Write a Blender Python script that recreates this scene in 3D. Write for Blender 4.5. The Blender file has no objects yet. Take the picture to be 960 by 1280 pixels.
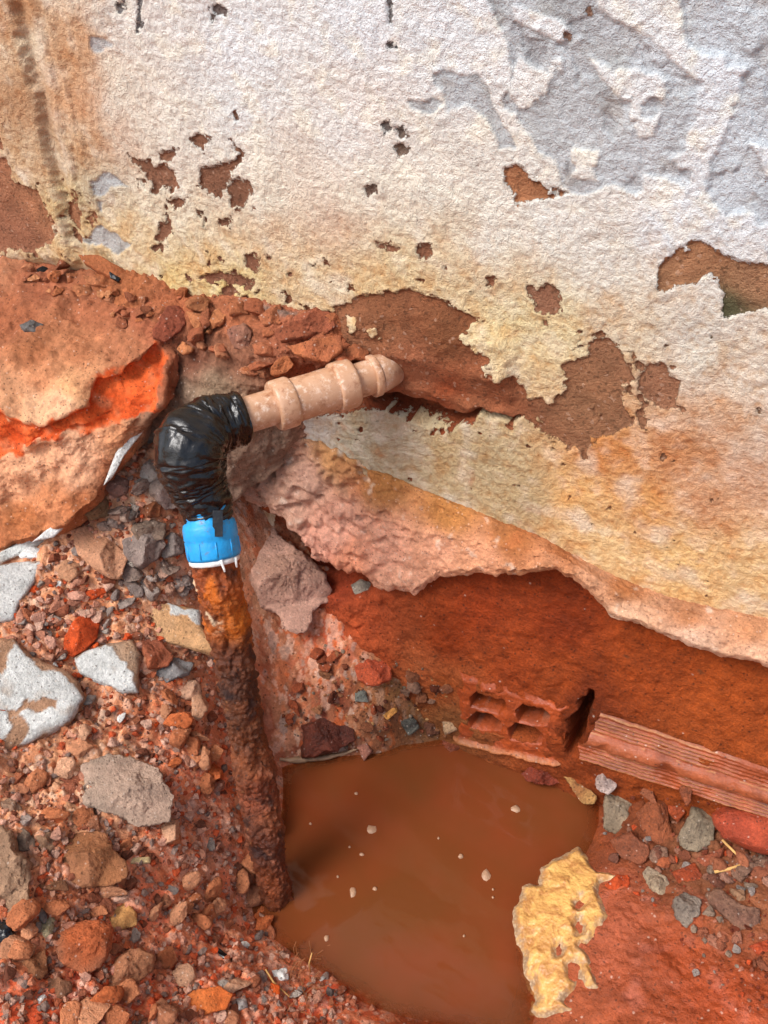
import bpy, math, random
import numpy as np
from mathutils import Vector
from mathutils.bvhtree import BVHTree

rng = np.random.default_rng(7)
random.seed(7)
SC = bpy.context.scene
COL = SC.collection

# ------------------------------------------------------------------ camera
FPX, PITCH, YAW = 1200.0, math.radians(42), math.radians(27)
_fh = np.array([-math.sin(YAW), math.cos(YAW), 0.0])
CF = _fh * math.cos(PITCH) + np.array([0, 0, -math.sin(PITCH)])
CR = np.array([math.cos(YAW), math.sin(YAW), 0.0])
CU = _fh * math.sin(PITCH) + np.array([0, 0, math.cos(PITCH)])
D0 = 0.025 * FPX / 45.0                      # the 25 mm plastic pipe sets the scale
def rdir(px, py):
    return CF + (px - 480) / FPX * CR + (640 - py) / FPX * CU
_p0 = rdir(264, 690) * D0
_b0 = rdir(345, 1120) * D0 * 1.22
CAM = np.array([-_p0[0], -_p0[1], -_b0[2]])  # origin: below the blue fitting, at water level
def at_t(px, py, t): return CAM + rdir(px, py) * t
def at_y(px, py, y):
    d = rdir(px, py); return CAM + d * ((y - CAM[1]) / d[1])
def at_z(px, py, z):
    d = rdir(px, py); return CAM + d * ((z - CAM[2]) / d[2])
def proj(P):
    V = P - CAM
    w = V @ CF
    return 480 + FPX * (V @ CR) / w, 640 - FPX * (V @ CU) / w

cam_data = bpy.data.cameras.new('camera')
cam = bpy.data.objects.new('camera', cam_data); COL.objects.link(cam)
from mathutils import Matrix
cam.matrix_world = Matrix(((CR[0], CU[0], -CF[0], CAM[0]), (CR[1], CU[1], -CF[1], CAM[1]),
                           (CR[2], CU[2], -CF[2], CAM[2]), (0, 0, 0, 1)))
cam_data.sensor_fit = 'VERTICAL'; cam_data.sensor_height = 24.0
cam_data.lens = 24.0 * FPX / 1280.0
cam_data.clip_start = 0.01; cam_data.clip_end = 100.0
SC.camera = cam

# ------------------------------------------------------------------ light: bright overcast
SUN_EL, SUN_AZ = math.radians(52), math.radians(215)      # azimuth of the sun, clockwise from +y
world = bpy.data.worlds.new('World'); SC.world = world; world.use_nodes = True
wn = world.node_tree.nodes; wl = world.node_tree.links; wn.clear()
sky = wn.new('ShaderNodeTexSky'); sky.sky_type = 'NISHITA'; sky.sun_disc = False
sky.sun_elevation = SUN_EL; sky.sun_rotation = SUN_AZ; sky.dust_density = 4.0; sky.air_density = 1.0
hs = wn.new('ShaderNodeHueSaturation'); hs.inputs['Saturation'].default_value = 0.80
bg = wn.new('ShaderNodeBackground'); bg.inputs['Strength'].default_value = 0.125
wo = wn.new('ShaderNodeOutputWorld')
wl.new(sky.outputs[0], hs.inputs['Color']); wl.new(hs.outputs[0], bg.inputs[0]); wl.new(bg.outputs[0], wo.inputs[0])
sd = bpy.data.lights.new('sun', 'SUN'); sd.energy = 1.4; sd.angle = math.radians(24); sd.color = (1.0, 1.0, 1.0)
sun = bpy.data.objects.new('sun', sd); COL.objects.link(sun)
_s = Vector((math.sin(SUN_AZ) * math.cos(SUN_EL), math.cos(SUN_AZ) * math.cos(SUN_EL), math.sin(SUN_EL)))
sun.rotation_euler = _s.to_track_quat('Z', 'Y').to_euler()
SC.view_settings.view_transform = 'Standard'; SC.view_settings.look = 'None'
SC.view_settings.gamma = 1.0; SC.view_settings.use_curve_mapping = False
SC.view_settings.exposure = 0.86

# ------------------------------------------------------------------ noise, masks, colours
_perm = rng.permutation(256); _perm = np.concatenate([_perm, _perm, _perm])
_g = rng.normal(size=(256, 3)); _g /= np.linalg.norm(_g, axis=1)[:, None]; _g = _g.astype(np.float32)
def perlin(P):
    P = np.asarray(P, dtype=np.float32)
    I = np.floor(P).astype(np.int64); Fr = P - I
    I &= 255
    W = Fr * Fr * Fr * (Fr * (Fr * 6 - 15) + 10)
    out = 0
    for dx in (0, 1):
        wx = W[:, 0] if dx else 1 - W[:, 0]
        px_ = _perm[I[:, 0] + dx]
        for dy in (0, 1):
            wy = W[:, 1] if dy else 1 - W[:, 1]
            py_ = _perm[px_ + I[:, 1] + dy]
            for dz in (0, 1):
                wz = W[:, 2] if dz else 1 - W[:, 2]
                g = _g[_perm[py_ + I[:, 2] + dz]]
                out = out + wx * wy * wz * (g[:, 0] * (Fr[:, 0] - dx) + g[:, 1] * (Fr[:, 1] - dy) + g[:, 2] * (Fr[:, 2] - dz))
    return out * 1.6
def fbm(P, s, o=3, seed=0.0, ridge=False):
    P = np.asarray(P) * s + seed * 17.31
    a, t, n = 1.0, 0.0, 0.0
    for _ in range(o):
        v = perlin(P)
        if ridge: v = 1 - 2 * np.abs(v)
        t = t + a * v; n += a; a *= 0.5; P = P * 2.03 + 5.1
    return t / n
def cells(X, Y, s, seed=0):
    """F1 distance and a random number of the nearest cell, over a plane"""
    x, y = X * s, Y * s; ix, iy = np.floor(x).astype(int), np.floor(y).astype(int)
    best = np.full(x.shape, 9.0); rid = np.zeros(x.shape)
    tab = np.random.default_rng(900 + seed).random((256, 3))
    for dx in (-1, 0, 1):
        for dy in (-1, 0, 1):
            h = _perm[_perm[(ix + dx) & 255] + ((iy + dy) & 255)]
            d = np.hypot(ix + dx + tab[h, 0] - x, iy + dy + tab[h, 1] - y)
            m = d < best; best = np.where(m, d, best); rid = np.where(m, tab[h, 2], rid)
    return best, rid
def sst(a, b, x):
    t = np.clip((x - a) / (b - a), 0, 1); return t * t * (3 - 2 * t)
def sdist(px, py, poly, pad=60):
    """signed distance in photo pixels, positive inside"""
    poly = np.asarray(poly, float)
    out = np.full(px.shape, -float(pad))
    m = (px > poly[:, 0].min() - pad) & (px < poly[:, 0].max() + pad) & (py > poly[:, 1].min() - pad) & (py < poly[:, 1].max() + pad)
    if not m.any(): return out
    x, y = px[m], py[m]
    d2 = np.full(x.shape, 1e18); ins = np.zeros(x.shape, bool)
    n = len(poly)
    for i in range(n):
        a, b = poly[i], poly[(i + 1) % n]
        e = b - a; wx, wy = x - a[0], y - a[1]
        t = np.clip((wx * e[0] + wy * e[1]) / (e @ e + 1e-9), 0, 1)
        d2 = np.minimum(d2, (wx - t * e[0]) ** 2 + (wy - t * e[1]) ** 2)
        if a[1] != b[1]:
            c = ((a[1] > y) != (b[1] > y)) & (x < (b[0] - a[0]) * (y - a[1]) / (b[1] - a[1]) + a[0])
            ins ^= c
    d = np.sqrt(d2); out[m] = np.where(ins, d, -np.minimum(d, pad)); return out
def lin(h):
    h = h.lstrip('#'); c = np.array([int(h[i:i + 2], 16) for i in (0, 2, 4)]) / 255.0
    return np.where(c <= 0.04045, c / 12.92, ((c + 0.055) / 1.055) ** 2.4)
def colfield(px, py, pts, power=1.6, soft=14.0):
    acc = np.zeros((len(px), 3)); w = np.zeros(len(px))
    for x, y, c in pts:
        k = 1.0 / ((px - x) ** 2 + (py - y) ** 2 + soft * soft) ** power
        acc += k[:, None] * lin(c); w += k
    return acc / w[:, None]
def mix(a, b, f): return a + (b - a) * f[:, None]

# ------------------------------------------------------------------ meshes
def add_obj(name, me, mat=None, parent=None):
    o = bpy.data.objects.new(name, me); COL.objects.link(o)
    if mat is not None and not me.materials: me.materials.append(mat)
    if parent is not None: o.parent = parent
    return o
def raw_mesh(name, V, Fq, smooth=True, tri=False):
    V = np.asarray(V, np.float32); Fq = np.asarray(Fq, np.int32)
    k = Fq.shape[1]
    me = bpy.data.meshes.new(name)
    me.vertices.add(len(V)); me.vertices.foreach_set('co', V.ravel())
    me.loops.add(Fq.size); me.loops.foreach_set('vertex_index', Fq.ravel())
    me.polygons.add(len(Fq)); me.polygons.foreach_set('loop_start', np.arange(0, Fq.size, k, dtype=np.int32))
    me.polygons.foreach_set('loop_total', np.full(len(Fq), k, np.int32))
    me.polygons.foreach_set('use_smooth', np.full(len(Fq), smooth, bool))
    me.update(calc_edges=True); me.validate()
    return me
def set_col(me, C, name='col'):
    a = me.attributes.new(name, 'FLOAT_COLOR', 'POINT')
    a.data.foreach_set('color', np.concatenate([C, np.ones((len(C), 1))], 1).astype(np.float32).ravel())
def set_f(me, v, name):
    a = me.attributes.new(name, 'FLOAT', 'POINT'); a.data.foreach_set('value', np.asarray(v, np.float32))
def grid_faces(nu, nv, wrap=False):
    """vertices indexed v*nu+u"""
    u = np.arange(nu if wrap else nu - 1); v = np.arange(nv - 1)
    U, W = np.meshgrid(u, v)
    a = W * nu + U; b = W * nu + (U + 1) % nu
    return np.stack([a, b, b + nu, a + nu], -1).reshape(-1, 4)
def grid_normals(P, nu, nv):
    G = P.reshape(nv, nu, 3)
    n = np.cross(np.gradient(G, axis=1), np.gradient(G, axis=0)).reshape(-1, 3)
    return n / (np.linalg.norm(n, axis=1)[:, None] + 1e-12)
SURF = []                                   # coarse copies to set stones on
def register(P, nu, nv, step=4):
    G = P.reshape(nv, nu, 3)
    iu = np.unique(np.r_[np.arange(0, nu, step), nu - 1]); iv = np.unique(np.r_[np.arange(0, nv, step), nv - 1])
    Q = G[np.ix_(iv, iu)].reshape(-1, 3)
    SURF.append(BVHTree.FromPolygons([Vector(q) for q in Q], grid_faces(len(iu), len(iv)).tolist()))
def hit(px, py):
    d = Vector(rdir(px, py)); d.normalize(); best = None
    for b in SURF:
        loc, n, i, dist = b.ray_cast(Vector(CAM), d)
        if loc is not None and (best is None or dist < best[2]): best = (np.array(loc), np.array(n), dist)
    if best is None:
        p = at_z(px, py, 0.03); return p, np.array([0, 0, 1.0])
    n = best[1]
    if n @ (CAM - best[0]) < 0: n = -n
    return best[0], n
def resample(row, n):
    row = np.asarray(row, float)
    s = np.r_[0, np.cumsum(np.linalg.norm(np.diff(row, axis=0), axis=1))]; s /= s[-1]
    t = np.linspace(0, 1, n)
    return np.stack([np.interp(t, s, row[:, k]) for k in range(3)], 1)
def smooth1(A, k):
    if k < 1: return A
    ker = np.hanning(2 * k + 3)[1:-1]; ker /= ker.sum()
    B = np.concatenate([np.repeat(A[:1], k, 0), A, np.repeat(A[-1:], k, 0)])
    return sum(ker[i] * B[i:i + len(A)] for i in range(2 * k + 1))
def loft(rows, nu, seg, su=4, sv=2):
    """rows of 3-D points; seg = number of steps between each pair of rows"""
    R = [smooth1(resample(r, nu), su) for r in rows]
    out = []
    for i in range(len(R) - 1):
        for k in range(seg[i]): out.append(R[i] + (R[i + 1] - R[i]) * (k / seg[i]))
    out.append(R[-1])
    G = smooth1(np.array(out), sv)
    return G.reshape(-1, 3), nu, len(out)

# ------------------------------------------------------------------ materials
def nt(name):
    m = bpy.data.materials.new(name); m.use_nodes = True
    t = m.node_tree; t.nodes.clear()
    out = t.nodes.new('ShaderNodeOutputMaterial'); b = t.nodes.new('ShaderNodeBsdfPrincipled')
    t.links.new(b.outputs[0], out.inputs[0])
    return m, t, b
class NB:
    def __init__(s, t): s.t = t
    def n(s, ty, **kw):
        x = s.t.nodes.new(ty)
        for k, v in kw.items(): setattr(x, k, v)
        return x
    def link(s, a, b): s.t.links.new(a, b)
    def put(s, sock, v):
        if hasattr(v, 'is_output') or isinstance(v, bpy.types.NodeSocket): s.t.links.new(v, sock)
        else: sock.default_value = v
    def math(s, op, a, b=0.0, clamp=False):
        x = s.n('ShaderNodeMath', operation=op, use_clamp=clamp); s.put(x.inputs[0], a); s.put(x.inputs[1], b); return x.outputs[0]
    def noise(s, scale, detail=3, rough=0.6, co=None):
        x = s.n('ShaderNodeTexNoise'); x.inputs['Scale'].default_value = scale; x.inputs['Detail'].default_value = detail
        x.inputs['Roughness'].default_value = rough; s.link(co, x.inputs['Vector']); return x.outputs['Fac']
    def vor(s, scale, co, feature='F1'):
        x = s.n('ShaderNodeTexVoronoi', feature=feature); x.inputs['Scale'].default_value = scale; s.link(co, x.inputs['Vector']); return x
    def mr(s, v, a, b, c, d, smooth=False):
        x = s.n('ShaderNodeMapRange'); x.interpolation_type = 'SMOOTHSTEP' if smooth else 'LINEAR'
        s.put(x.inputs[0], v)
        for i, q in enumerate((a, b, c, d)): x.inputs[i + 1].default_value = q
        return x.outputs[0]
    def mixc(s, f, a, b, mode='MIX'):
        x = s.n('ShaderNodeMix', data_type='RGBA', blend_type=mode)
        s.put(x.inputs[0], f); s.put(x.inputs[6], a if not isinstance(a, np.ndarray) else (*a, 1)); s.put(x.inputs[7], b if not isinstance(b, np.ndarray) else (*b, 1)); return x.outputs[2]
    def attr(s, name): 
        x = s.n('ShaderNodeAttribute'); x.attribute_name = name; return x
    def scale(s, col, f):
        x = s.n('ShaderNodeVectorMath', operation='SCALE'); s.link(col, x.inputs[0]); s.put(x.inputs['Scale'], f); return x.outputs[0]
def earth(name, rough=0.85, spec=0.25, vary=0.35, speck=(420, 0.06, 0.08), bump=((700, 0.0012), (220, 0.0016)), src='attr', wet=0.0,
          white='#e8d8c8', dark='#3a241a', coat=0.0, bstr=1.0):
    m, t, b = nt(name); q = NB(t)
    co = q.n('ShaderNodeTexCoord').outputs['Object']
    if src == 'obj': co = q.n('ShaderNodeNewGeometry').outputs['Position']      # scaled copies: grain stays at real size
    if src == 'attr': col = q.attr('col').outputs['Color']
    else: col = q.n('ShaderNodeObjectInfo').outputs['Color']
    n1 = q.noise(420, 5, 0.75, co); n2 = q.noise(60, 3, 0.6, co)
    f = q.math('MULTIPLY', q.mr(n1, 0.25, 0.75, 1 - vary, 1 + vary), q.mr(n2, 0.3, 0.7, 1 - vary * 0.45, 1 + vary * 0.45))
    col = q.scale(col, f)
    if speck:
        v = q.vor(speck[0], co); rnd = q.n('ShaderNodeSeparateColor'); q.link(v.outputs['Color'], rnd.inputs[0])
        near = q.mr(q.math('ADD', v.outputs['Distance'], q.mr(n1, 0.3, 0.7, -0.15, 0.15)), 0.30, 0.42, 1, 0)
        wh = q.math('MULTIPLY', q.math('MULTIPLY', q.math('GREATER_THAN', rnd.outputs[0], 1 - speck[1] * 0.6), near), 0.30)
        dk = q.math('MULTIPLY', q.math('MULTIPLY', q.math('LESS_THAN', rnd.outputs[0], speck[2]), near), 0.6)
        col = q.mixc(wh, col, lin(white)); col = q.mixc(dk, col, lin(dark))
    q.link(col, b.inputs['Base Color'])
    h = None
    for s, d in bump:
        x = q.math('MULTIPLY', q.noise(s, 4, 0.7, co), d * 1000)
        h = x if h is None else q.math('ADD', h, x)
    bp = q.n('ShaderNodeBump'); bp.inputs['Strength'].default_value = bstr; bp.inputs['Distance'].default_value = 0.001
    q.link(h, bp.inputs['Height']); q.link(bp.outputs[0], b.inputs['Normal'])
    if wet > 0:
        r = q.mr(q.noise(45, 3, 0.6, co), 0.35, 0.65, rough - wet, rough); q.link(r, b.inputs['Roughness'])
    else: b.inputs['Roughness'].default_value = rough
    b.inputs['Specular IOR Level'].default_value = spec
    return m
def plain(name, hexc, rough=0.5, spec=0.4, vary=0.1, bump=None, nscale=200):
    m, t, b = nt(name); q = NB(t); co = q.n('ShaderNodeTexCoord').outputs['Object']
    n = q.noise(nscale, 4, 0.6, co)
    x = q.n('ShaderNodeRGB'); x.outputs[0].default_value = (*lin(hexc), 1)
    q.link(q.scale(x.outputs[0], q.mr(n, 0.25, 0.75, 1 - vary, 1 + vary)), b.inputs['Base Color'])
    b.inputs['Roughness'].default_value = rough; b.inputs['Specular IOR Level'].default_value = spec
    if bump:
        bp = q.n('ShaderNodeBump'); bp.inputs['Distance'].default_value = bump[1]; bp.inputs['Strength'].default_value = 1.0
        q.link(q.noise(bump[0], 4, 0.65, co), bp.inputs['Height']); q.link(bp.outputs[0], b.inputs['Normal'])
    return m
M_EARTH = earth('dry_rubble_earth', vary=0.42, speck=(330, 0.09, 0.09))
M_MUD = earth('wet_red_mud', rough=0.75, spec=0.22, vary=0.42, speck=(380, 0.01, 0.10), bump=((620, 0.0020), (190, 0.0026)), wet=0.25, dark='#30140a')
M_STONE = earth('rubble_stone', vary=0.42, speck=(480, 0.07, 0.10), bump=((750, 0.0017), (260, 0.0020)))
M_STONEWET = earth('wet_stone', rough=0.6, spec=0.35, vary=0.50, speck=(450, 0.05, 0.12), bump=((600, 0.0018), (200, 0.0024)), wet=0.25)
M_PEB = earth('loose_pebble', vary=0.45, speck=(480, 0.07, 0.10), bump=((700, 0.0017), (240, 0.0022)), src='obj')
M_SLAB = earth('slab_earth', vary=0.36, speck=(520, 0.05, 0.10), bump=((800, 0.0014), (260, 0.0018)))
M_LEDGE = earth('ledge_mortar', vary=0.34, speck=(560, 0.06, 0.08), bump=((850, 0.0016), (280, 0.0020)), white='#f2ddcc', dark='#6e4030')

# plaster: paint coat over brown render, the coat missing where peel > 0
M_PLASTER, t_, b_ = nt('peeling_painted_plaster'); q = NB(t_)
co = q.n('ShaderNodeTexCoord').outputs['Object']
pl = q.math('ADD', q.attr('peel').outputs['Fac'], q.mr(q.noise(260, 4, 0.7, co), 0.25, 0.75, -4.5, 4.5))
pf = q.mr(pl, -0.6, 0.6, 0, 1)
n1 = q.noise(600, 5, 0.75, co); n2 = q.noise(70, 4, 0.6, co)
cp = q.scale(q.attr('colA').outputs['Color'], q.math('MULTIPLY', q.mr(n1, 0.25, 0.75, 0.80, 1.16), q.mr(n2, 0.3, 0.7, 0.92, 1.06)))
v = q.vor(500, co); sp = q.n('ShaderNodeSeparateColor'); q.link(v.outputs['Color'], sp.inputs[0])
cs = q.scale(q.attr('colB').outputs['Color'], q.math('MULTIPLY', q.mr(n1, 0.25, 0.75, 0.74, 1.26), q.mr(n2, 0.3, 0.7, 0.85, 1.15)))
cs = q.mixc(q.math('MULTIPLY', q.math('GREATER_THAN', sp.outputs[0], 0.97), 0.25), cs, lin('#d8b8a0'))
cs = q.mixc(q.math('MULTIPLY', q.math('LESS_THAN', sp.outputs[0], 0.08), 0.45), cs, lin('#402818'))
q.link(q.mixc(pf, cp, cs), b_.inputs['Base Color'])
h = q.math('ADD', q.math('MULTIPLY', q.noise(430, 3, 0.6, co), 1.3), q.math('MULTIPLY', q.noise(1100, 3, 0.7, co), 0.9))
h = q.math('SUBTRACT', h, q.math('MULTIPLY', pf, 0.7))
bp = q.n('ShaderNodeBump'); bp.inputs['Strength'].default_value = 1.0; bp.inputs['Distance'].default_value = 0.0019
q.link(h, bp.inputs['Height']); q.link(bp.outputs[0], b_.inputs['Normal'])
b_.inputs['Roughness'].default_value = 0.75; b_.inputs['Specular IOR Level'].default_value = 0.25

def tag(o, label=None, cat=None, group=None, kind=None):
    if label: o['label'] = label
    if cat: o['category'] = cat
    if group: o['group'] = group
    if kind: o['kind'] = kind
    return o
def empty(name, loc, label, cat, group=None):
    o = bpy.data.objects.new(name, None); COL.objects.link(o); o.location = loc; o.empty_display_size = 0.02
    return tag(o, label, cat, group)
def adopt(o, parent):
    """parent keeping world coordinates (parents are only translated)"""
    o.parent = parent
    o.location = Vector(o.location) - Vector(parent.location)
    return o

# ================================================================== the wall
YW = 0.165
PEEL = [
 [(160,192),(175,200),(188,198),(192,208),(205,206),(220,218),(222,232),(205,238),(196,245),(186,242),(190,230),(182,218),(170,208),(162,202)],
 [(197,190),(222,188),(220,196),(208,205),(200,200)], [(208,250),(220,247),(233,248),(230,258),(218,262)],
 [(250,208),(268,206),(285,203),(295,192),(286,176),(290,178),(304,190),(306,200),(298,206),(290,215),(288,222),(284,235),(275,246),(262,240),(250,232)],
 [(292,225),(312,226),(315,235),(310,250),(305,262),(288,258),(285,245),(280,235)],
 [(237,175),(252,166),(265,176),(256,180),(255,192),(246,183)], [(274,273),(288,272),(290,280),(276,282)],
 [(195,300),(202,275),(210,280),(218,290),(210,298),(200,303)], [(305,320),(318,316),(325,325),(320,342),(310,335)],
 [(248,347),(275,340),(300,342),(316,352),(318,362),(300,358),(285,352),(265,352),(252,350)],
 [(143,4),(152,2),(157,10),(150,15)], [(262,10),(275,5),(285,12),(282,20),(270,18),(268,28),(262,24)],
 [(290,140),(296,138),(300,148),(294,152)],
 [(630,208),(648,205),(662,215),(672,225),(700,237),(712,243),(690,247),(668,250),(650,252),(645,257),(640,240),(630,228)],
 [(820,340),(828,325),(845,312),(860,303),(875,300),(890,308),(905,318),(930,325),(960,332),(1000,340),(1000,385),(940,388),(915,396),(905,398),(902,385),(905,365),(895,350),(880,346),(868,355),(850,352),(838,362),(826,365),(821,355)],
 [(657,355),(665,356),(672,362),(685,353),(700,365),(703,390),(670,391),(664,375)],
 [(700,465),(705,455),(720,448),(735,445),(735,430),(745,422),(765,425),(775,440),(778,450),(790,460),(793,475),(778,485),(780,510),(793,520),(793,530),(770,540),(740,555),(730,562),(710,560),(690,550),(655,525),(645,505),(660,500),(675,495),(690,505),(700,500),(705,485),(700,475)],
 [(800,470),(812,455),(825,455),(835,460),(838,470),(850,475),(848,490),(842,510),(830,513),(815,505),(805,495),(797,485)],
 [(405,388),(440,372),(480,365),(520,361),(550,374),(580,390),(607,402),(590,412),(580,425),(590,440),(612,452),(606,462),(640,470),(655,480),(662,505),(690,552),(650,520),(600,515),(590,530),(560,532),(520,520),(470,512),(380,522),(340,540),(250,500),(200,440),(250,390),(300,376),(370,388)],
 [(610,415),(640,408),(662,412),(662,432),(650,445),(625,440),(612,428)],
 [(519,308),(540,306),(546,318),(535,325),(522,318)],[(470,300),(485,305),(500,312),(492,316),(474,308)],
 [(476,152),(488,151),(492,162),(482,168)], [(494,160),(508,160),(512,170),(500,172)], [(492,180),(506,178),(512,188),(498,194)],
 [(735,8),(742,10),(738,24),(728,22)], [(706,40),(714,38),(716,50),(708,54)],
 [(0,150),(10,148),(8,190),(-10,195)], [(-60,190),(10,195),(22,225),(45,235),(62,262),(75,290),(70,310),(-60,320)],
 [(82,240),(92,238),(103,262),(100,285),(88,275)],
 [(608,346),(618,344),(617,356),(607,358)],[(455,235),(468,232),(472,242),(462,246)], [(484,56),(496,55),(497,62),(486,63)],
 [(172,-20),(177,-20),(178,28),(176,40),(173,30)], [(486,-20),(492,-20),(492,18),(489,32),(486,20)],
]
# flakes of paint left on the bare patch
KEEP = [[(574,420),(590,408),(612,402),(640,398),(665,398),(680,430),(700,448),(712,475),(690,500),(668,495),(640,470),(612,452),(590,440)],
        [(604,458),(620,460),(642,474),(630,482),(610,470)], [(428,396),(446,392),(452,408),(440,420),(430,412)], [(455,412),(470,408),(478,418),(462,424)],
        [(740,512),(748,510),(750,525),(742,527)]]
GREY = [(600,-40),(1000,-40),(1000,345),(930,290),(900,270),(850,235),(800,220),(795,240),(720,240),(700,222),(690,205),(672,195),(665,170),(650,140),(632,130),(640,80),(618,40)]
GREY2 = [[(548,90),(560,83),(575,92),(595,90),(605,105),(615,130),(625,150),(640,175),(640,188),(620,188),(610,170),(600,150),(580,130),(560,140),(555,118),(545,100)],
         [(508,130),(540,122),(556,130),(545,140),(515,142)], [(112,50),(125,46),(137,50),(136,64),(120,66),(112,60)],
         [(118,225),(135,218),(158,232),(140,240),(130,252),(120,245)], [(128,255),(138,258),(136,270),(128,268)],
         [(100,295),(130,288),(165,300),(150,312),(120,308)], [(700,222),(735,225),(760,238),(735,245),(712,243)]]
WHITE = [[(745,-40),(845,-40),(850,30),(855,60),(880,70),(912,68),(910,110),(880,105),(850,85),(832,70),(815,45),(790,30),(770,25),(748,12)],
         [(640,10),(680,15),(700,25),(715,35),(700,48),(665,38),(645,28)], [(735,70),(760,80),(790,120),(790,128),(770,115),(748,90)],
         [(650,70),(690,95),(690,120),(660,110),(640,90)], [(860,170),(880,140),(908,145),(905,170),(880,200),(870,218),(862,210)],
         [(795,150),(830,135),(822,165),(800,168)], [(935,175),(975,190),(975,225),(950,215)], [(720,190),(745,188),(742,214),(725,212)]]
WALLC = [(20,20,'#b98a63'),(20,120,'#b48a66'),(40,60,'#d8c0a0'),(80,60,'#c99a72'),(100,120,'#cf9d74'),(150,30,'#d9cdbf'),(60,200,'#c8a987'),(150,120,'#ddccb4'),(300,60,'#dcd8d4'),
 (450,30,'#d6d4d3'),(560,60,'#d9d6d2'),(300,130,'#dcd6cc'),(130,170,'#c89a70'),(220,160,'#d4bfa0'),(120,240,'#b7a58a'),(90,260,'#d8bd8d'),(150,290,'#dcc193'),
 (230,280,'#dcc6a0'),(250,330,'#d9b987'),(330,230,'#dcc6a3'),(380,200,'#d9bc98'),(420,160,'#ddd0c0'),(460,130,'#dcc9b6'),(350,300,'#d3b083'),(420,280,'#d2ab82'),
 (470,250,'#dcc8a6'),(540,250,'#dccdb2'),(500,320,'#d9bd8d'),(380,350,'#dcc39b'),(450,345,'#d9b988'),(570,340,'#d8bc90'),(620,300,'#ddd2bd'),(700,290,'#dfd5c4'),
 (750,340,'#dbd2c4'),(640,350,'#d9bd93'),(760,400,'#d6c1a5'),(640,400,'#dcc899'),(690,420,'#dcc79b'),(880,440,'#d9d0c2'),(850,270,'#d8d8d8'),(930,250,'#cfd2d6'),
 (900,520,'#cfa988'),(850,560,'#c08a5c'),(760,560,'#c98f55'),(720,620,'#dcb77a'),(800,640,'#d2a060'),(880,620,'#c9a079'),(940,580,'#c9a98c'),(930,470,'#dacab8'),
 (760,680,'#e2c891'),(850,700,'#e0c184'),(930,720,'#ddc18a'),(560,560,'#b5a479'),(500,540,'#b8b092'),(620,580,'#b9ac84'),(650,620,'#b5a47a'),(450,540,'#a8a58c'),
 (400,525,'#b5b3a8'),(285,372,'#e0c888'),(220,355,'#e0c88c'),(640,-40,'#d6d6d8'),(900,80,'#d2d5da'),(780,20,'#e0ddd8'),(560,20,'#dad8d6'),(700,400,'#dcc9a0'),(560,290,'#d6b98c')]
SUBC = [(200,215,'#8c5f45'),(280,230,'#84583f'),(60,260,'#a8704c'),(20,290,'#a0684a'),(480,400,'#8a5535'),(560,420,'#85502f'),(600,480,'#9a5a38'),(520,460,'#9a5c3c'),(440,440,'#a06644'),
 (740,500,'#9a6a48'),(830,485,'#98684a'),(680,372,'#96664a'),(880,330,'#a87550'),(940,350,'#aa7a56'),(660,230,'#a9704a'),(560,500,'#8e3f1c'),(500,500,'#7c3212'),(300,450,'#94583c'),(300,355,'#8c5a40'),(910,385,'#4c4a30'),(177,10,'#77706a'),(489,10,'#77706a'),(484,158,'#6a6058'),(500,185,'#7a6250'),(490,60,'#706860')]
def axis(lo, hi, a, b, step, grow=1.07):
    mid = np.arange(a, b + step * 0.5, step); l, r = [], []
    s, x = step, mid[0]
    while x > lo: s *= grow; x -= s; l.append(x)
    s, x = step, mid[-1]
    while x < hi: s *= grow; x += s; r.append(x)
    return np.r_[l[::-1], mid, r]
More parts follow.
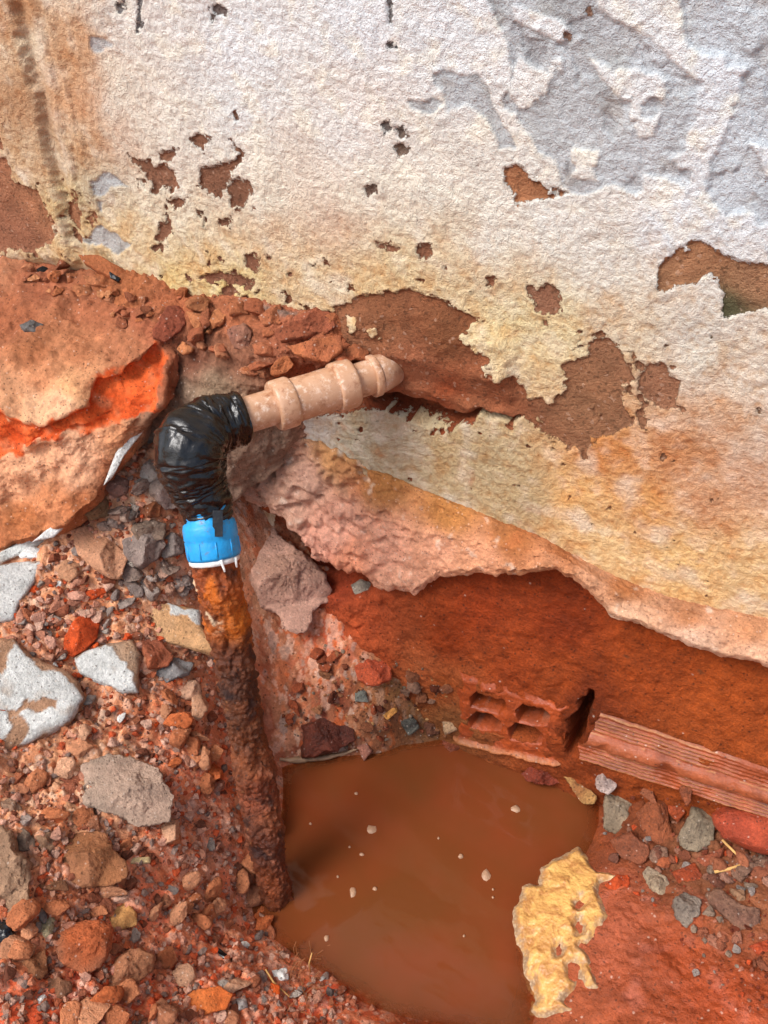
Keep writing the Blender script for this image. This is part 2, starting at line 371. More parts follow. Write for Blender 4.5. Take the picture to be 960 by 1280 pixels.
def build_wall():
    c = [at_y(*p, YW) for p in ((-8, -8), (968, -8), (-8, 420), (968, 800))]
    xs = axis(-2.2, 2.2, min(p[0] for p in c), max(p[0] for p in c), 0.00110)
    zlo = 0.10
    zs = axis(zlo, 1.9, at_y(960, 790, YW)[2], max(p[2] for p in c), 0.00110)
    zs = zs[zs > 0.02]
    X, Z = np.meshgrid(xs, zs); nu, nv = len(xs), len(zs)
    P = np.stack([X.ravel(), np.full(X.size, YW), Z.ravel()], 1)
    Q = np.stack([P[:, 0], np.zeros(len(P)), P[:, 2]], 1)
    d = np.zeros(len(P))
    w1 = fbm(Q, 60, 3, 1) * 7; w2 = fbm(Q, 60, 3, 2) * 7
    w3 = fbm(Q, 200, 2, 3) * 3
    lowf = fbm(Q, 9, 2, 4) * 0.0022 + fbm(Q, 40, 3, 5) * 0.0017
    stip = fbm(Q, 225, 2, 6) * 0.00125
    rockn = fbm(Q, 45, 4, 7) * 0.005
    for it in range(2):
        Pd = P.copy(); Pd[:, 1] -= d
        px, py = proj(Pd)
        pxw, pyw = px + w1 + w3, py + w2 - w3
        peel = np.full(len(P), -60.0)
        for g in PEEL:
            big = len(g) > 12
            peel = np.maximum(peel, sdist(pxw if big else px + w3 + w1 * .6, pyw if big else py - w3 + w2 * .6, g, 40))
        peel = peel - 9 * sst(0.22, 0.5, fbm(Q, 105, 3, 41.5))      # islands of paint left inside
        nearp = sst(-34, -4, peel)
        peel = peel + 14 * (fbm(Q, 34, 4, 45.5) - 0.15) * sst(140, 90, px) * (peel > -30) * (peel < 40)
        # scattered specks lost from the coat in the damp band
        damp = sst(150, 260, py - 0.28 * px + 30) * (1 - sst(520, 700, py - 0.2 * px))
        sp = fbm(Q, 95, 3, 8)
        peel = np.maximum(peel, (sp - 0.52 + 0.26 * nearp) * 42 * damp - 4 * (1 - damp))
        for g in KEEP: peel = np.where(sdist(pxw, pyw, g, 20) > -1, np.minimum(peel, -sdist(pxw, pyw, g, 20) * 0.9 + 22 * fbm(Q, 140, 3, 9)), peel)
        g1, g2 = fbm(Q, 24, 4, 19) * 26, fbm(Q, 24, 4, 20) * 26
        grey = sdist(px + w1 + g1, py + w2 + g2, GREY, 40)
        for g in WHITE: grey = np.minimum(grey, -sdist(px + w1 + g1 * 0.7, py + w2 + g2 * 0.7, g, 40))
        grey = np.minimum(grey, 14 - 60 * fbm(Q, 30, 4, 10))
        deep = np.minimum(grey - 3, (fbm(Q, 34, 4, 30) - 0.02) * 60)
        for g in GREY2: grey = np.maximum(grey, sdist(px + w1 * 1.6 + g1 * .5, py + w2 * 1.6 + g2 * .5, g, 40))
        rockI = sst(0, 30, sdist(px, py, [(405,388),(440,372),(480,365),(520,361),(550,374),(580,390),(607,402),(640,410),(655,430),(650,495),(645,512),(600,500),(540,480),(490,472),(400,470)], 40))
        crev = sst(-4, 12, sdist(px + w1, py + w2, [(480,472),(540,482),(600,502),(655,517),(640,530),(600,518),(570,535),(520,528),(490,512),(465,498)], 40))
        left = sst(0, 40, sdist(px, py, [(-400,330),(60,318),(130,330),(190,352),(245,372),(295,378),(380,392),(405,392),(420,420),(470,490),(400,515),(350,532),(300,600),(300,1200),(-400,1200)], 60))
        t = (py - 0) / 280.0; cx = 38 + 66 * t + w1 * 1.2
        crease = np.exp(-((px - cx) / 7) ** 2) * 0.0022 + np.exp(-((px - cx - 16) / 5) ** 2) * 0.0014 - np.exp(-((px - cx + 14) / 6) ** 2) * 0.0018
        crease = crease * (py < 330) * sst(330, 270, py) + sst(cx - 8, cx - 30, px) * 0.006
        pk = sst(-1.0, 1.5, peel)
        d = lowf + stip * (1 - 0.75 * pk) - 0.0016 * pk + 0.0004 * np.exp(-((peel + 3) / 2.5) ** 2) \
            - (0.0011 * sst(-1.5, 2, grey) + 0.0011 * sst(-1.5, 2, deep)) * (1 - pk) + 0.0003 * np.exp(-((grey + 3) / 2.5) ** 2) \
            + rockI * (0.004 + 0.007 * sst(380, 490, py - 0.2 * (px - 450)) + rockn) - crev * (0.022 + rockn) - left * 0.022 + crease \
            + pk * fbm(Q, 130, 3, 11) * 0.0007
    P[:, 1] -= d
    cA = colfield(px + w1 * 2, py + w2 * 2, WALLC)
    # damp stains
    st = sst(0.05, 0.5, fbm(Q * np.array([1, 1, 1.3]), 14, 4, 12) + 0.25 * np.exp(-((py - 0.35 * px - 230) / 110) ** 2)) * sst(60, 200, py - 0.12 * px)
    cA = mix(cA, cA * np.array([0.95, 0.80, 0.60]), st * 0.22)
    # dirt held in the low spots of the rolled coat
    dirt = sst(0.00005, -0.00055, stip + fbm(Q, 500, 2, 16) * 0.0002) * sst(40, 260, py - 0.10 * px + 30 * fbm(Q, 12, 2, 17))
    cA = mix(cA, cA * np.array([0.82, 0.68, 0.55]), dirt * 0.75)
    fleck = sst(0.30, 0.55, fbm(Q, 70, 4, 18)) * sst(100, 300, py - 0.15 * px)
    cA = mix(cA, np.broadcast_to(lin('#b07a4c'), cA.shape), fleck * 0.45)
    top_ = sst(330, 120, py - 0.12 * px + 40 * fbm(Q, 10, 3, 42.5)) * sst(90, 230, px + 30 * fbm(Q, 12, 3, 44.5))
    cA = mix(cA, np.broadcast_to(lin('#e6e6e6'), cA.shape), 0.45 * top_)
    mott = fbm(Q, 55, 5, 43.5)
    cA = mix(cA, np.broadcast_to(lin('#f3e8d2'), cA.shape), sst(0.0, 0.4, mott) * (0.25 + 0.3 * top_))
    cA = mix(cA, cA * np.array([0.90, 0.72, 0.56]), sst(0.0, 0.45, -mott) * 0.8 * (1 - top_))
    cA = np.minimum(cA * mix(np.broadcast_to(np.array([1.14, 1.05, 1.08]), cA.shape), np.broadcast_to(np.array([1.04, 1.10, 1.13]), cA.shape), sst(420, 220, py - 0.25 * px)), 0.86)
    cA = mix(cA, np.broadcast_to(lin('#efe9dc'), cA.shape), sst(0.1, 0.5, fbm(Q, 30, 3, 13)) * 0.35)
    gcol = mix(np.broadcast_to(lin('#b0b6ba'), cA.shape), np.broadcast_to(lin('#86898a'), cA.shape), sst(-0.1, 0.4, fbm(Q, 40, 3, 14)))
    gcol = mix(gcol, np.broadcast_to(lin('#ccd6de'), cA.shape), sst(600, 900, px) * 0.6)
    gcol = mix(gcol, np.broadcast_to(lin('#85868c'), cA.shape), sst(-1, 2, deep) * sst(900, 640, px) * 0.6)
    gcol = mix(gcol, np.broadcast_to(lin('#8d8076'), cA.shape), sst(0.25, 0.5, fbm(Q, 60, 3, 40)) * 0.5)
    cA = mix(cA, gcol, sst(-1, 1.5, grey) * 0.8)
    cB = np.array([0.92, 0.98, 1.06]) * colfield(px, py, SUBC) * (1 + 0.25 * fbm(Q, 60, 3, 15))[:, None]
    F = grid_faces(nu, nv)
    # the coat stops a little below the ledge line
    lx = np.array([-3000, 300, 360, 450, 560, 680, 760, 840, 960, 3000]); ly = np.array([900, 900, 545, 590, 640, 690, 735, 765, 792, 1400])
    low = py > np.interp(px, lx, ly)
    low &= (np.abs(px) < 2500)
    F = F[~low[F].all(axis=1)]
    me = raw_mesh('plaster_coat', P, F); set_col(me, cA, 'colA'); set_col(me, cB, 'colB'); set_f(me, peel, 'peel')
    register(P, nu, nv, 6)
    return me
wall = empty('plastered_wall', (0.2, YW, 0.0), 'old white plastered wall with peeling paint and damp brown stains', 'wall')
adopt(add_obj('plaster_coat', build_wall(), M_PLASTER), wall)

# projecting mortar ledge along the foot of the wall
def build_ledge():
    L1 = [(318,505),(360,522),(450,566),(560,613),(680,662),(760,704),(840,734),(960,762),(1100,800),(1400,880)]
    L1b = [(312,520),(355,536),(450,582),(560,628),(680,676),(760,722),(840,752),(960,778),(1100,815),(1400,895)]
    MID = [(300,560),(345,592),(440,640),(540,668),(640,684),(700,694),(760,733),(840,770),(960,800),(1100,838),(1400,920)]
    L2 = [(296,610),(318,632),(350,642),(376,668),(392,700),(420,708),(446,706),(470,728),(514,739),(545,716),(600,710),(640,713),(690,706),(728,726),(765,765),(830,788),(890,812),(960,828),(1100,866),(1400,950)]
    rows = [[at_y(x, y, YW + 0.012) for x, y in L1], [at_y(x, y, YW - 0.004) for x, y in L1b], [at_y(x, y, YW - 0.017) for x, y in MID],
            [at_y(x, y, YW - 0.024) for x, y in L2]]
    rows.append([p + np.array([0, 0.006, -0.012]) for p in rows[-1]])
    rows.append([p + np.array([0, 0.06, 0.0]) for p in rows[-2]])
    nu = 520
    P, nu, nv = loft(rows, nu, [10, 40, 36, 8, 10], 2, 2)
    n = -grid_normals(P, nu, nv)
    if (n[nu * 30 + 200] @ np.array([0, -1, 0])) < 0: n = -n
    px, py = proj(P)
    lumpy = sst(560, 430, px)                          # the left end is broken and craggy
    vrow = np.repeat(np.arange(nv), nu) / nv
    k = fbm(P, 30, 4, 21) * (0.0018 + 0.0075 * lumpy) + fbm(P, 110, 4, 22) * (0.0024 + 0.0016 * lumpy) - np.maximum(0, fbm(P, 140, 3, 32) - .15) * 0.005 + np.minimum(0, fbm(P, 70, 3, 23) + 0.1) * 0.006 * (0.25 + lumpy)
    dd, r_ = cells(P[:, 0] + fbm(P, 60, 2, 30) * .008, P[:, 2] * 1.3 + fbm(P, 60, 2, 31) * .008, 70, 9)
    k += (0.35 - dd) * 0.006 * lumpy - 0.006 * lumpy * (r_ > 0.8) * sst(.5, .2, dd)
    k *= sst(0.0, 0.10, vrow)
    P = P + n * k[:, None]
    P[:, 2] += fbm(np.stack([P[:, 0], P[:, 0] * 0, P[:, 2] * 0], 1), 170, 4, 24) * 0.004 * sst(0.6, 0.8, vrow)
    C = colfield(px, py, [(340,560,'#a57e68'),(380,600,'#b08874'),(420,570,'#a8794e'),(480,600,'#a9713f'),(560,640,'#b0753f'),(640,670,'#a86a3c'),(700,690,'#a5663c'),(780,740,'#a2683f'),(860,775,'#a8714c'),(940,792,'#b37d58'),
        (350,640,'#b98e78'),(420,660,'#cf9880'),(480,690,'#d69c80'),(540,690,'#cf9474'),(600,700,'#cc906c'),(690,702,'#c08660'),(740,728,'#c48f6c'),(780,768,'#cfa484'),(860,796,'#d2ab90'),(940,818,'#cfa283'),(440,700,'#d08a6a'),(400,685,'#cf937c'),(500,735,'#d39a7c')], 2.0, 10)
    C *= (1 + 0.22 * fbm(P, 50, 3, 25) + 0.12 * fbm(P, 160, 2, 26))[:, None]
    C = C * 1.12
    C = mix(C, np.broadcast_to(lin('#c06038'), C.shape), sst(0.15, 0.5, fbm(P, 22, 3, 27)) * 0.22)
    C = mix(C, np.broadcast_to(lin('#eadcc8'), C.shape), sst(0.3, 0.5, fbm(P, 90, 3, 28)) * 0.4)
    C = mix(C, np.broadcast_to(lin('#cfccc2'), C.shape), sst(0, 6, sdist(px + 60 * fbm(P, 50, 2, 29), py, [(370,515),(400,510),(440,535),(465,575),(440,575),(400,548)], 30)) * 0.8)
    me = raw_mesh('mortar_ledge', P, grid_faces(nu, nv)); set_col(me, C); register(P, nu, nv, 3)
    return me
adopt(add_obj('mortar_ledge', build_ledge(), M_LEDGE), wall)

# red mud-caked foundation under the ledge
YF, YB = YW - 0.002, 0.1375                # recessed foundation face, face of the bricks at its foot
def build_foundation():
    a = at_y(300, 700, YF); b = at_y(975, 1030, YF - 0.03)
    xs = axis(a[0] - 0.25, 1.6, a[0] - 0.03, b[0] + 0.02, 0.0012); zs = axis(-0.12, 0.30, -0.01, 0.30, 0.0012)
    X, Z = np.meshgrid(xs, zs); nu, nv = len(xs), len(zs)
    P = np.stack([X.ravel(), np.full(X.size, YF), Z.ravel()], 1); Q = P * np.array([1, 0, 1])
    z = P[:, 2]
    d = np.zeros(len(P))
    base = fbm(Q, 16, 3, 31) * 0.004 + fbm(Q, 80, 4, 32) * 0.0028 + fbm(Q, 240, 2, 33) * 0.0006
    dd, r_ = cells(P[:, 0] + fbm(Q, 50, 2, 45.5) * .01, P[:, 2] + fbm(Q, 50, 2, 46.5) * .01, 48, 6); d2_, r2_ = cells(P[:, 0], P[:, 2] + fbm(Q, 90, 2, 47.5) * .005, 120, 7)
    crag = fbm(Q, 30, 4, 34) * 0.008 + fbm(Q, 120, 3, 35, True) * 0.0015 + (0.45 - dd) * 0.012 * (r_ > 0.45) + (0.4 - d2_) * 0.005 * (r2_ > 0.5)
    def mm(poly, y): return [(p[0] * 1000, p[2] * 1000) for p in (at_y(a_, b_, y) for a_, b_ in poly)]
    u_, v_ = P[:, 0] * 1000 + fbm(Q, 60, 4, 31.5) * 9, P[:, 2] * 1000 + fbm(Q, 60, 4, 32.5) * 9
    carve = sst(-1, 2, sdist(P[:, 0] * 1000, P[:, 2] * 1000, mm([(588,866),(688,892),(680,932),(586,908)], YB), 20))
    gap = sst(-1, 6, sdist(u_, v_, mm([(712,900),(722,874),(737,862),(746,866),(741,884),(735,908),(724,938),(710,938)], YB + 0.007), 20))
    for it in range(5):
        Pd = P.copy(); Pd[:, 1] -= d; px, py = proj(Pd)
        leftm = sst(545, 455, px + 0.18 * (py - 700))
        foot = np.clip((py - (846 + (px - 575) * 0.335) + 150) / 150, 0, 1) ** 1.3          # slopes out to the bricks at its foot
        dn = base + np.maximum(leftm * (0.006 + 0.026 * sst(760, 900, py) + crag), (YF - YB - 0.0005 + fbm(Q, 55, 3, 48.5) * 0.003) * foot + leftm * crag * 0.5) - gap * (0.040 + crag * 0.4)- carve * 0.055
        dn -= 0.02 * sst(1040, 1120, py)
        dn -= 0.07 * sst(-4, 22, np.interp(px, [280,345,440,540,640,700,760,840,960,1100,1400], [575,612,662,688,700,704,742,780,812,850,930]) - py)
        dn -= 0.045 * sst(-8, 14, sdist(px, py, [(285,600),(330,640),(380,662),(398,700),(450,706),(470,735),(430,738),(395,722),(360,690),(300,660)], 40)) * (1 - foot)
        d = d * 0.4 + dn * 0.6
    P[:, 1] -= d
    px, py = proj(P)
    C = colfield(px, py, [(600,760,'#7e3212'),(700,780,'#7a3010'),(560,800,'#82340f'),(800,830,'#8c4019'),(900,880,'#8e441c'),(860,940,'#8e4620'),(640,840,'#8a3c18'),(450,780,'#a04a2e'),(420,730,'#8a3a26'),(560,860,'#96502e'),
        (470,830,'#a04a2c'),(700,850,'#90421c'),(420,860,'#8c5a3a'),(480,880,'#7d4e32'),(400,900,'#5a2818'),(560,900,'#7d5236'),(730,870,'#6a2c10'),(340,760,'#9a5a40'),(520,840,'#a85c3c')])
    C *= (1 + 0.25 * fbm(Q, 70, 3, 36) + 0.30 * fbm(Q, 14, 3, 37))[:, None]
    C = C * np.array([1.04, 0.92, 0.62])
    C = mix(C, np.broadcast_to(lin('#2c2a1c'), C.shape), sst(0.42, 0.6, fbm(Q * np.array([1, 1, 2]), 50, 3, 38)) * 0.6)
    C = mix(C, np.broadcast_to(lin('#b08a5a'), C.shape), sst(0.2, 0.6, fbm(Q, 55, 3, 39)) * 0.6 * sst(545, 500, px) * sst(820, 850, py))
    me = raw_mesh('mud_caked_foundation', P, grid_faces(nu, nv)); set_col(me, C); register(P, nu, nv, 4)
    return me
adopt(add_obj('foundation', build_foundation(), M_MUD), wall)

M_BRICK = earth('wet_red_clay', rough=0.6, spec=0.5, vary=0.28, speck=(420, 0.03, 0.05), bump=((600, 0.0006), (160, 0.0010)), wet=0.3)
# hollow brick end with four cells
def build_hollow():
    Y = YB
    tl, tr, bl, br = [at_y(*p, Y) for p in ((572, 842), (710, 886), (566, 930), (700, 962))]
    nu, nv = 270, 165
    U, V = np.meshgrid(np.linspace(0, 1, nu), np.linspace(0, 1, nv)); U, V = U.ravel()[:, None], V.ravel()[:, None]
    P = (tl * (1 - U) + tr * U) * (1 - V) + (bl * (1 - U) + br * U) * V
    px, py = proj(P); Q = P.copy()
    H = [[(588,872),(598,864),(616,866),(630,876),(633,888),(622,892),(600,886),(590,882)], [(645,888),(655,880),(678,886),(686,894),(684,906),(668,906),(650,900)],
         [(585,900),(596,890),(614,894),(626,902),(626,912),(608,912),(590,908)], [(636,912),(646,904),(668,910),(677,918),(676,930),(656,927),(640,922)]]
    hd = np.full(len(P), -30.0)
    for h in H: hd = np.maximum(hd, sdist(px, py, h, 30))
    hd = hd + fbm(Q, 60, 2, 40.5) * 1.0
    k = sst(-1.5, 1.5, hd)
    groove = 0.0012 * np.sin((V[:, 0] * 70)) * sst(0.86, 0.92, V[:, 0]) + 0.004 * np.exp(-((V[:, 0] - 0.90) / 0.03) ** 2)
    y = -k * 0.046 + (1 - k) * (0.0005 + fbm(Q, 60, 3, 41) * 0.0028 + fbm(Q, 200, 2, 42) * 0.0008 + groove) + k * fbm(Q, 70, 2, 43) * 0.008
    edge = np.minimum(np.minimum(U, 1 - U), np.minimum(V, 1 - V))[:, 0]
    y -= 0.0035 * sst(0.08, 0.0, edge + 0.03 * fbm(Q, 60, 2, 44))
    P[:, 1] -= y
    C = np.broadcast_to(lin('#96421c'), (len(P), 3)) * (1 + 0.4 * fbm(Q, 60, 3, 45))[:, None]
    C = mix(C, np.broadcast_to(lin('#6a2c10'), C.shape), sst(0.0, 0.4, fbm(Q, 35, 3, 47)) * 0.7)
    C = mix(C, np.broadcast_to(lin('#c89a62'), C.shape), sst(0.84, 0.9, V[:, 0]) * 0.25)
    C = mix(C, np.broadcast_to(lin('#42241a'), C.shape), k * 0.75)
    C = mix(C, np.broadcast_to(lin('#8f9080'), C.shape), sst(0.15, 0.4, fbm(Q, 90, 2, 46)) * k * 0.6)
    me = raw_mesh('hollow_brick', P, grid_faces(nu, nv)); set_col(me, C); return me
adopt(tag(add_obj('hollow_brick', build_hollow(), M_BRICK), 'broken hollow clay brick end with four open cells'), wall)
# ribbed side of the next brick
def build_ribbed():
    Y0, Y1 = YB, YB - 0.0045
    T = [at_y(*p, Y0) for p in ((732, 888), (840, 924), (960, 964), (1150, 1027))]
    B = [at_y(*p, Y1) for p in ((714, 948), (840, 988), (960, 1024), (1150, 1080))]
    nu, nv = 420, 120
    P, nu, nv = loft([T, B], nu, [nv - 1], 6, 0)
    V = np.repeat(np.linspace(0, 1, nv), nu); Q = P.copy()
    wob = V + 0.005 * fbm(Q, 30, 2, 51)
    prof = 0.0009 * np.where((wob < 0.34) | (wob > 0.64), np.sin(wob * 2 * np.pi * 14), 0) + 0.006 * np.clip(1 - ((wob - 0.49) / 0.13) ** 2, 0, 1) ** 0.5
    prof = prof * (1 - 0.75 * sst(0.05, 0.4, fbm(Q, 20, 3, 60)))
    U = np.tile(np.linspace(0, 1, nu), nv)
    y = prof + fbm(Q, 40, 4, 52) * 0.0016 + fbm(Q, 200, 2, 53) * 0.0006 - 0.003 * sst(0.05, 0, np.minimum(V, 1 - V) + 0.02 * fbm(Q, 50, 3, 54))  
    P[:, 1] -= y
    C = np.broadcast_to(lin('#8e421f'), (len(P), 3)) * (1 + 0.38 * fbm(Q, 60, 3, 55))[:, None]
    C = mix(C, np.broadcast_to(lin('#a05a3a'), C.shape), sst(0.0, 0.006, prof) * 0.6)
    C = mix(C, np.broadcast_to(lin('#6a2c10'), C.shape), sst(0.0, 0.4, fbm(Q, 30, 3, 57)) * 0.6)
    C = mix(C, np.broadcast_to(lin('#c09058'), C.shape), sst(0.0004, 0.0009, prof) * (prof < 0.00095) * 0.4)
    F = grid_faces(nu, nv); cut = (U + 0.05 * fbm(Q, 45, 3, 59) + 0.03 * (V - 0.5)) < 0.03; F = F[~cut[F].any(axis=1)]
    me = raw_mesh('ribbed_brick', P, F); set_col(me, C); register(P, nu, nv, 4); return me
adopt(tag(add_obj('ribbed_brick', build_ribbed(), M_BRICK), 'wet clay brick side with fine grooves and one rounded rib'), wall)

# ================================================================== ground, pit and banks
POOL = [(345,957),(395,952),(440,945),(500,930),(560,922),(590,935),(700,965),(748,1030),(735,1062),(690,1090),(652,1140),(650,1200),(668,1262),(660,1300),(545,1276),(480,1262),(420,1222),(352,1180),(318,1152),(310,1128),(330,1100),(345,1040)]
GP = []                                     # control points x, y, z of the terrain
for x, y in POOL: p = at_z(x, y, -0.001); GP.append((p[0], p[1], -0.001))
for x, y in ((420,1010),(520,1000),(620,1010),(600,1100),(450,1120),(540,1180),(600,1230),(470,1200),(690,1020)): p = at_z(x, y, -0.045); GP.append((p[0], p[1], -0.045))
for x, y, z in ((0,705,.212),(60,690,.222),(110,665,.235),(150,620,.265),(180,580,.285),(230,560,.285),(200,720,.20),(150,780,.175),(60,780,.19),(0,800,.19),(230,800,.155),(100,860,.155),(0,900,.165),(200,880,.135),
      (270,880,.11),(60,960,.14),(150,960,.125),(240,980,.095),(290,960,.075),(305,1040,.045),(290,1100,.03),(270,1130,.035),(200,1060,.095),(100,1060,.12),(0,1060,.14),(0,1180,.125),(100,1180,.10),(200,1180,.065),(280,1200,.035),
      (350,1215,.018),(300,1270,.04),(200,1280,.07),(100,1290,.09),(0,1290,.12),(400,1270,.018),(480,1300,.02),(560,1320,.02),(-150,735,.20),(-150,1000,.17),(-150,1290,.15),(300,1400,.06),(600,1450,.05),(0,1500,.14),
      (280,760,.15),(290,860,.10),(320,920,.03),(600,930,.004),
      (800,1000,.03),(870,1010,.035),(960,1050,.045),(770,1040,.014),(850,1080,.03),(950,1120,.05),(760,1100,.012),(720,1160,.012),(800,1150,.03),(900,1180,.045),(700,1240,.010),(800,1240,.03),(900,1260,.05),(960,1280,.06),(740,1300,.02),(1100,1100,.06),(1100,1300,.08),(900,1400,.06)):
    p = at_z(x, y, z); GP.append((p[0], p[1], z))
for x, y, z in ((-1.2,-.9,.2),(-1.2,.1,.25),(0,-1.0,.15),(1.0,-1.0,.15),(1.4,0,.12),(-.6,-.5,.17),(.4,-.5,.08),(.9,-.3,.1),(.6,.16,.05),(1.2,.16,.1),(-.5,.1,.22),(-.3,.08,.23),(-1.2,.4,.25),(0.1,.3,.02),(0.05,.19,0.10),(0.15,.16,0.0),(-.05,.17,.16),(0.02,.08,.035),(0.0,.1,.06),(0.03,.12,.085),(0.05,.145,.10),(-.03,.1,.085),(0.0,.135,.105),(0.08,.12,.04),(.08,.145,.07),(-.04,.14,.13),(.5,.3,.05),(1.2,.4,.1),(-.3,.3,.25)): GP.append((x, y, z))
GP = np.array(GP)
def _phi(r): return r
_A = np.linalg.norm(GP[:, None, :2] - GP[None, :, :2], axis=2) + np.eye(len(GP)) * -0.004
_Wt = np.linalg.solve(_A, GP[:, 2] - 0.1)
def ground_z(xy):
    out = np.full(len(xy), 0.1)
    for k in range(len(GP)): out += _Wt[k] * np.sqrt((xy[:, 0] - GP[k, 0]) ** 2 + (xy[:, 1] - GP[k, 1]) ** 2 + 1e-5)
    return out
GCOL = [(150,720,'#b08468'),(100,780,'#c49274'),(250,780,'#8c6450'),(60,900,'#b08064'),(200,900,'#b07054'),(250,950,'#ac5c42'),(150,960,'#b08a70'),(100,1000,'#b39078'),(250,1050,'#b06a50'),(50,1050,'#a67a60'),(200,1150,'#b06248'),
 (60,1150,'#a86a4c'),(50,1260,'#b04a28'),(120,1240,'#a8482a'),(250,1230,'#a85238'),(350,1200,'#b0654c'),(420,1250,'#a84a2e'),(540,1278,'#9a3f20'),(300,1120,'#b0654a'),(850,1200,'#a54628'),(780,1160,'#a85038'),(930,1120,'#8f5038'),
 (800,1020,'#7a3a22'),(900,1260,'#a84526'),(740,980,'#7a3018'),(480,860,'#8c5a3a'),(430,790,'#9c4a2e'),(400,900,'#5e2a18'),(560,880,'#7d5236'),(490,900,'#6d3c26'),(520,1100,'#6e3a18'),(700,1010,'#7a3514'),(300,830,'#7c4a34'),(870,1060,'#7c4630'),(200,640,'#7f6a5c'),(240,720,'#86685a'),(180,680,'#937060')]
def build_ground():
    xs = axis(-1.9, 2.2, -0.40, 0.58, 0.00125); ys = axis(-1.9, 0.5, -0.30, 0.165, 0.00125)
    X, Y = np.meshgrid(xs, ys); nu, nv = len(xs), len(ys)
    xy = np.stack([X.ravel(), Y.ravel()], 1)
    z = ground_z(xy)
    P = np.stack([xy[:, 0], xy[:, 1], z], 1)
    px, py = proj(P)
    mud = sst(690, 760, px) * sst(1030, 1110, py)
    mud = np.maximum(mud, sst(1225, 1262, py + 0.0 * px) * sst(120, 40, px))
    clump = fbm(P, 26, 3, 61) * 0.012 + fbm(P, 70, 3, 62) * 0.007 + np.abs(fbm(P, 130, 2, 63)) * 0.005 + fbm(P, 320, 2, 64) * 0.0012
    sm = fbm(P, 18, 3, 65) * 0.007 + fbm(P, 55, 4, 66) * 0.0050 + np.abs(fbm(P, 110, 3, 80.5)) * 0.003 + fbm(P, 220, 2, 67) * 0.0006
    k = sst(-0.03, 0.02, z)
    shore = 0.15 + 0.85 * sst(0.002, 0.03, z)
    crumb = np.zeros(len(P)); rid = np.zeros(len(P)); rock_m = np.zeros(len(P))
    for cs_, am, sd2 in ((58, 0.0085, 1), (110, 0.0055, 2), (230, 0.0026, 3)):
        wxy = fbm(P, cs_ * 0.9, 2, 75 + sd2) * 0.35 / cs_
        dd, r_ = cells(P[:, 0] + wxy, P[:, 1] - wxy, cs_, sd2)
        on = sst(0.35, 0.55, r_ + 0.25 * fbm(P, 14, 2, 79 + sd2))
        crumb += am * on * np.sqrt(np.clip(1 - (dd / 0.62) ** 2, 0, 1)) * (0.5 + 0.8 * ((r_ * 7) % 1))
        inside_ = on * (dd < 0.5); rid = np.where(inside_ > 0.5, (r_ * 13.7) % 1, rid); rock_m = np.maximum(rock_m, inside_)
    Gz_ = P[:, 2].reshape(nv, nu); gy_, gx_ = np.gradient(Gz_, ys, xs)
    crumb /= (1 + 1.6 * (gx_ ** 2 + gy_ ** 2)).ravel(); clump = clump / (1 + 0.4 * (gx_ ** 2 + gy_ ** 2)).ravel()
    P[:, 2] += ((clump * 0.7 + crumb) * (1 - mud) + (sm + crumb * 0.10) * mud) * k * shore
    C = colfield(px + fbm(P, 20, 3, 68) * 40, py + fbm(P, 20, 3, 69) * 40, GCOL)
    C = mix(C * np.array([0.82, 0.96, 0.80]) * (1 + 0.45 * fbm(P, 22, 4, 81.5))[:, None], C * np.array([1.62, 1.42, 1.12]) + 0.014, sst(520, 380, px))
    C *= (1 + (0.30 * fbm(P, 60, 3, 70) + 0.22 * fbm(P, 170, 2, 71)) * (1 - 0.55 * mud))[:, None]
    tint = np.array([lin(c) for c in ('#d0a286', '#c48a68', '#ac7654', '#b46840', '#cc9874', '#a89888', '#d6b298', '#9c6848', '#c0744c', '#cc6430')])[(rid * 9.99).astype(int)]
    C = mix(C, tint * (0.8 + 0.4 * ((rid * 31) % 1))[:, None], rock_m * (1 - mud) * 0.55 * sst(560, 420, px))
    red = sst(0.1, 0.5, fbm(P, 16, 3, 72)) * (1 - mud) * 0.3
    C = mix(C, np.broadcast_to(lin('#a04426'), C.shape), red)
    C = mix(C, np.broadcast_to(lin('#cdb4a0'), C.shape), sst(0.25, 0.6, fbm(P, 45, 3, 73)) * (1 - mud) * 0.45 * sst(400, 340, px))
    C = mix(C, np.broadcast_to(lin('#c07a68'), C.shape), sst(0.1, 0.5, fbm(P, 50, 4, 74)) * mud * 0.25)
    me = raw_mesh('rubble_ground', P, grid_faces(nu, nv)); set_col(me, C); set_f(me, np.maximum(mud, sst(0.02, 0.004, P[:, 2])), 'wet')
    register(P, nu, nv, 4); return me
M_GROUND = earth('rubble_ground', vary=0.40, speck=(360, 0.03, 0.10), bump=((600, 0.0012), (190, 0.0018)))
_q = NB(M_GROUND.node_tree); _b = [n for n in M_GROUND.node_tree.nodes if n.type == 'BSDF_PRINCIPLED'][0]
_c = _q.n('ShaderNodeTexCoord').outputs['Object']
_w = _q.math('MULTIPLY', _q.attr('wet').outputs['Fac'], _q.mr(_q.noise(60, 3, 0.6, _c), 0.35, 0.6, 0.55, 1.0))
_q.link(_q.mr(_w, 0, 1, 0.88, 0.36), _b.inputs['Roughness'])
ground = tag(add_obj('ground', build_ground(), M_GROUND), 'red earth and crumbled rubble around the flooded pit', 'ground', kind='structure')

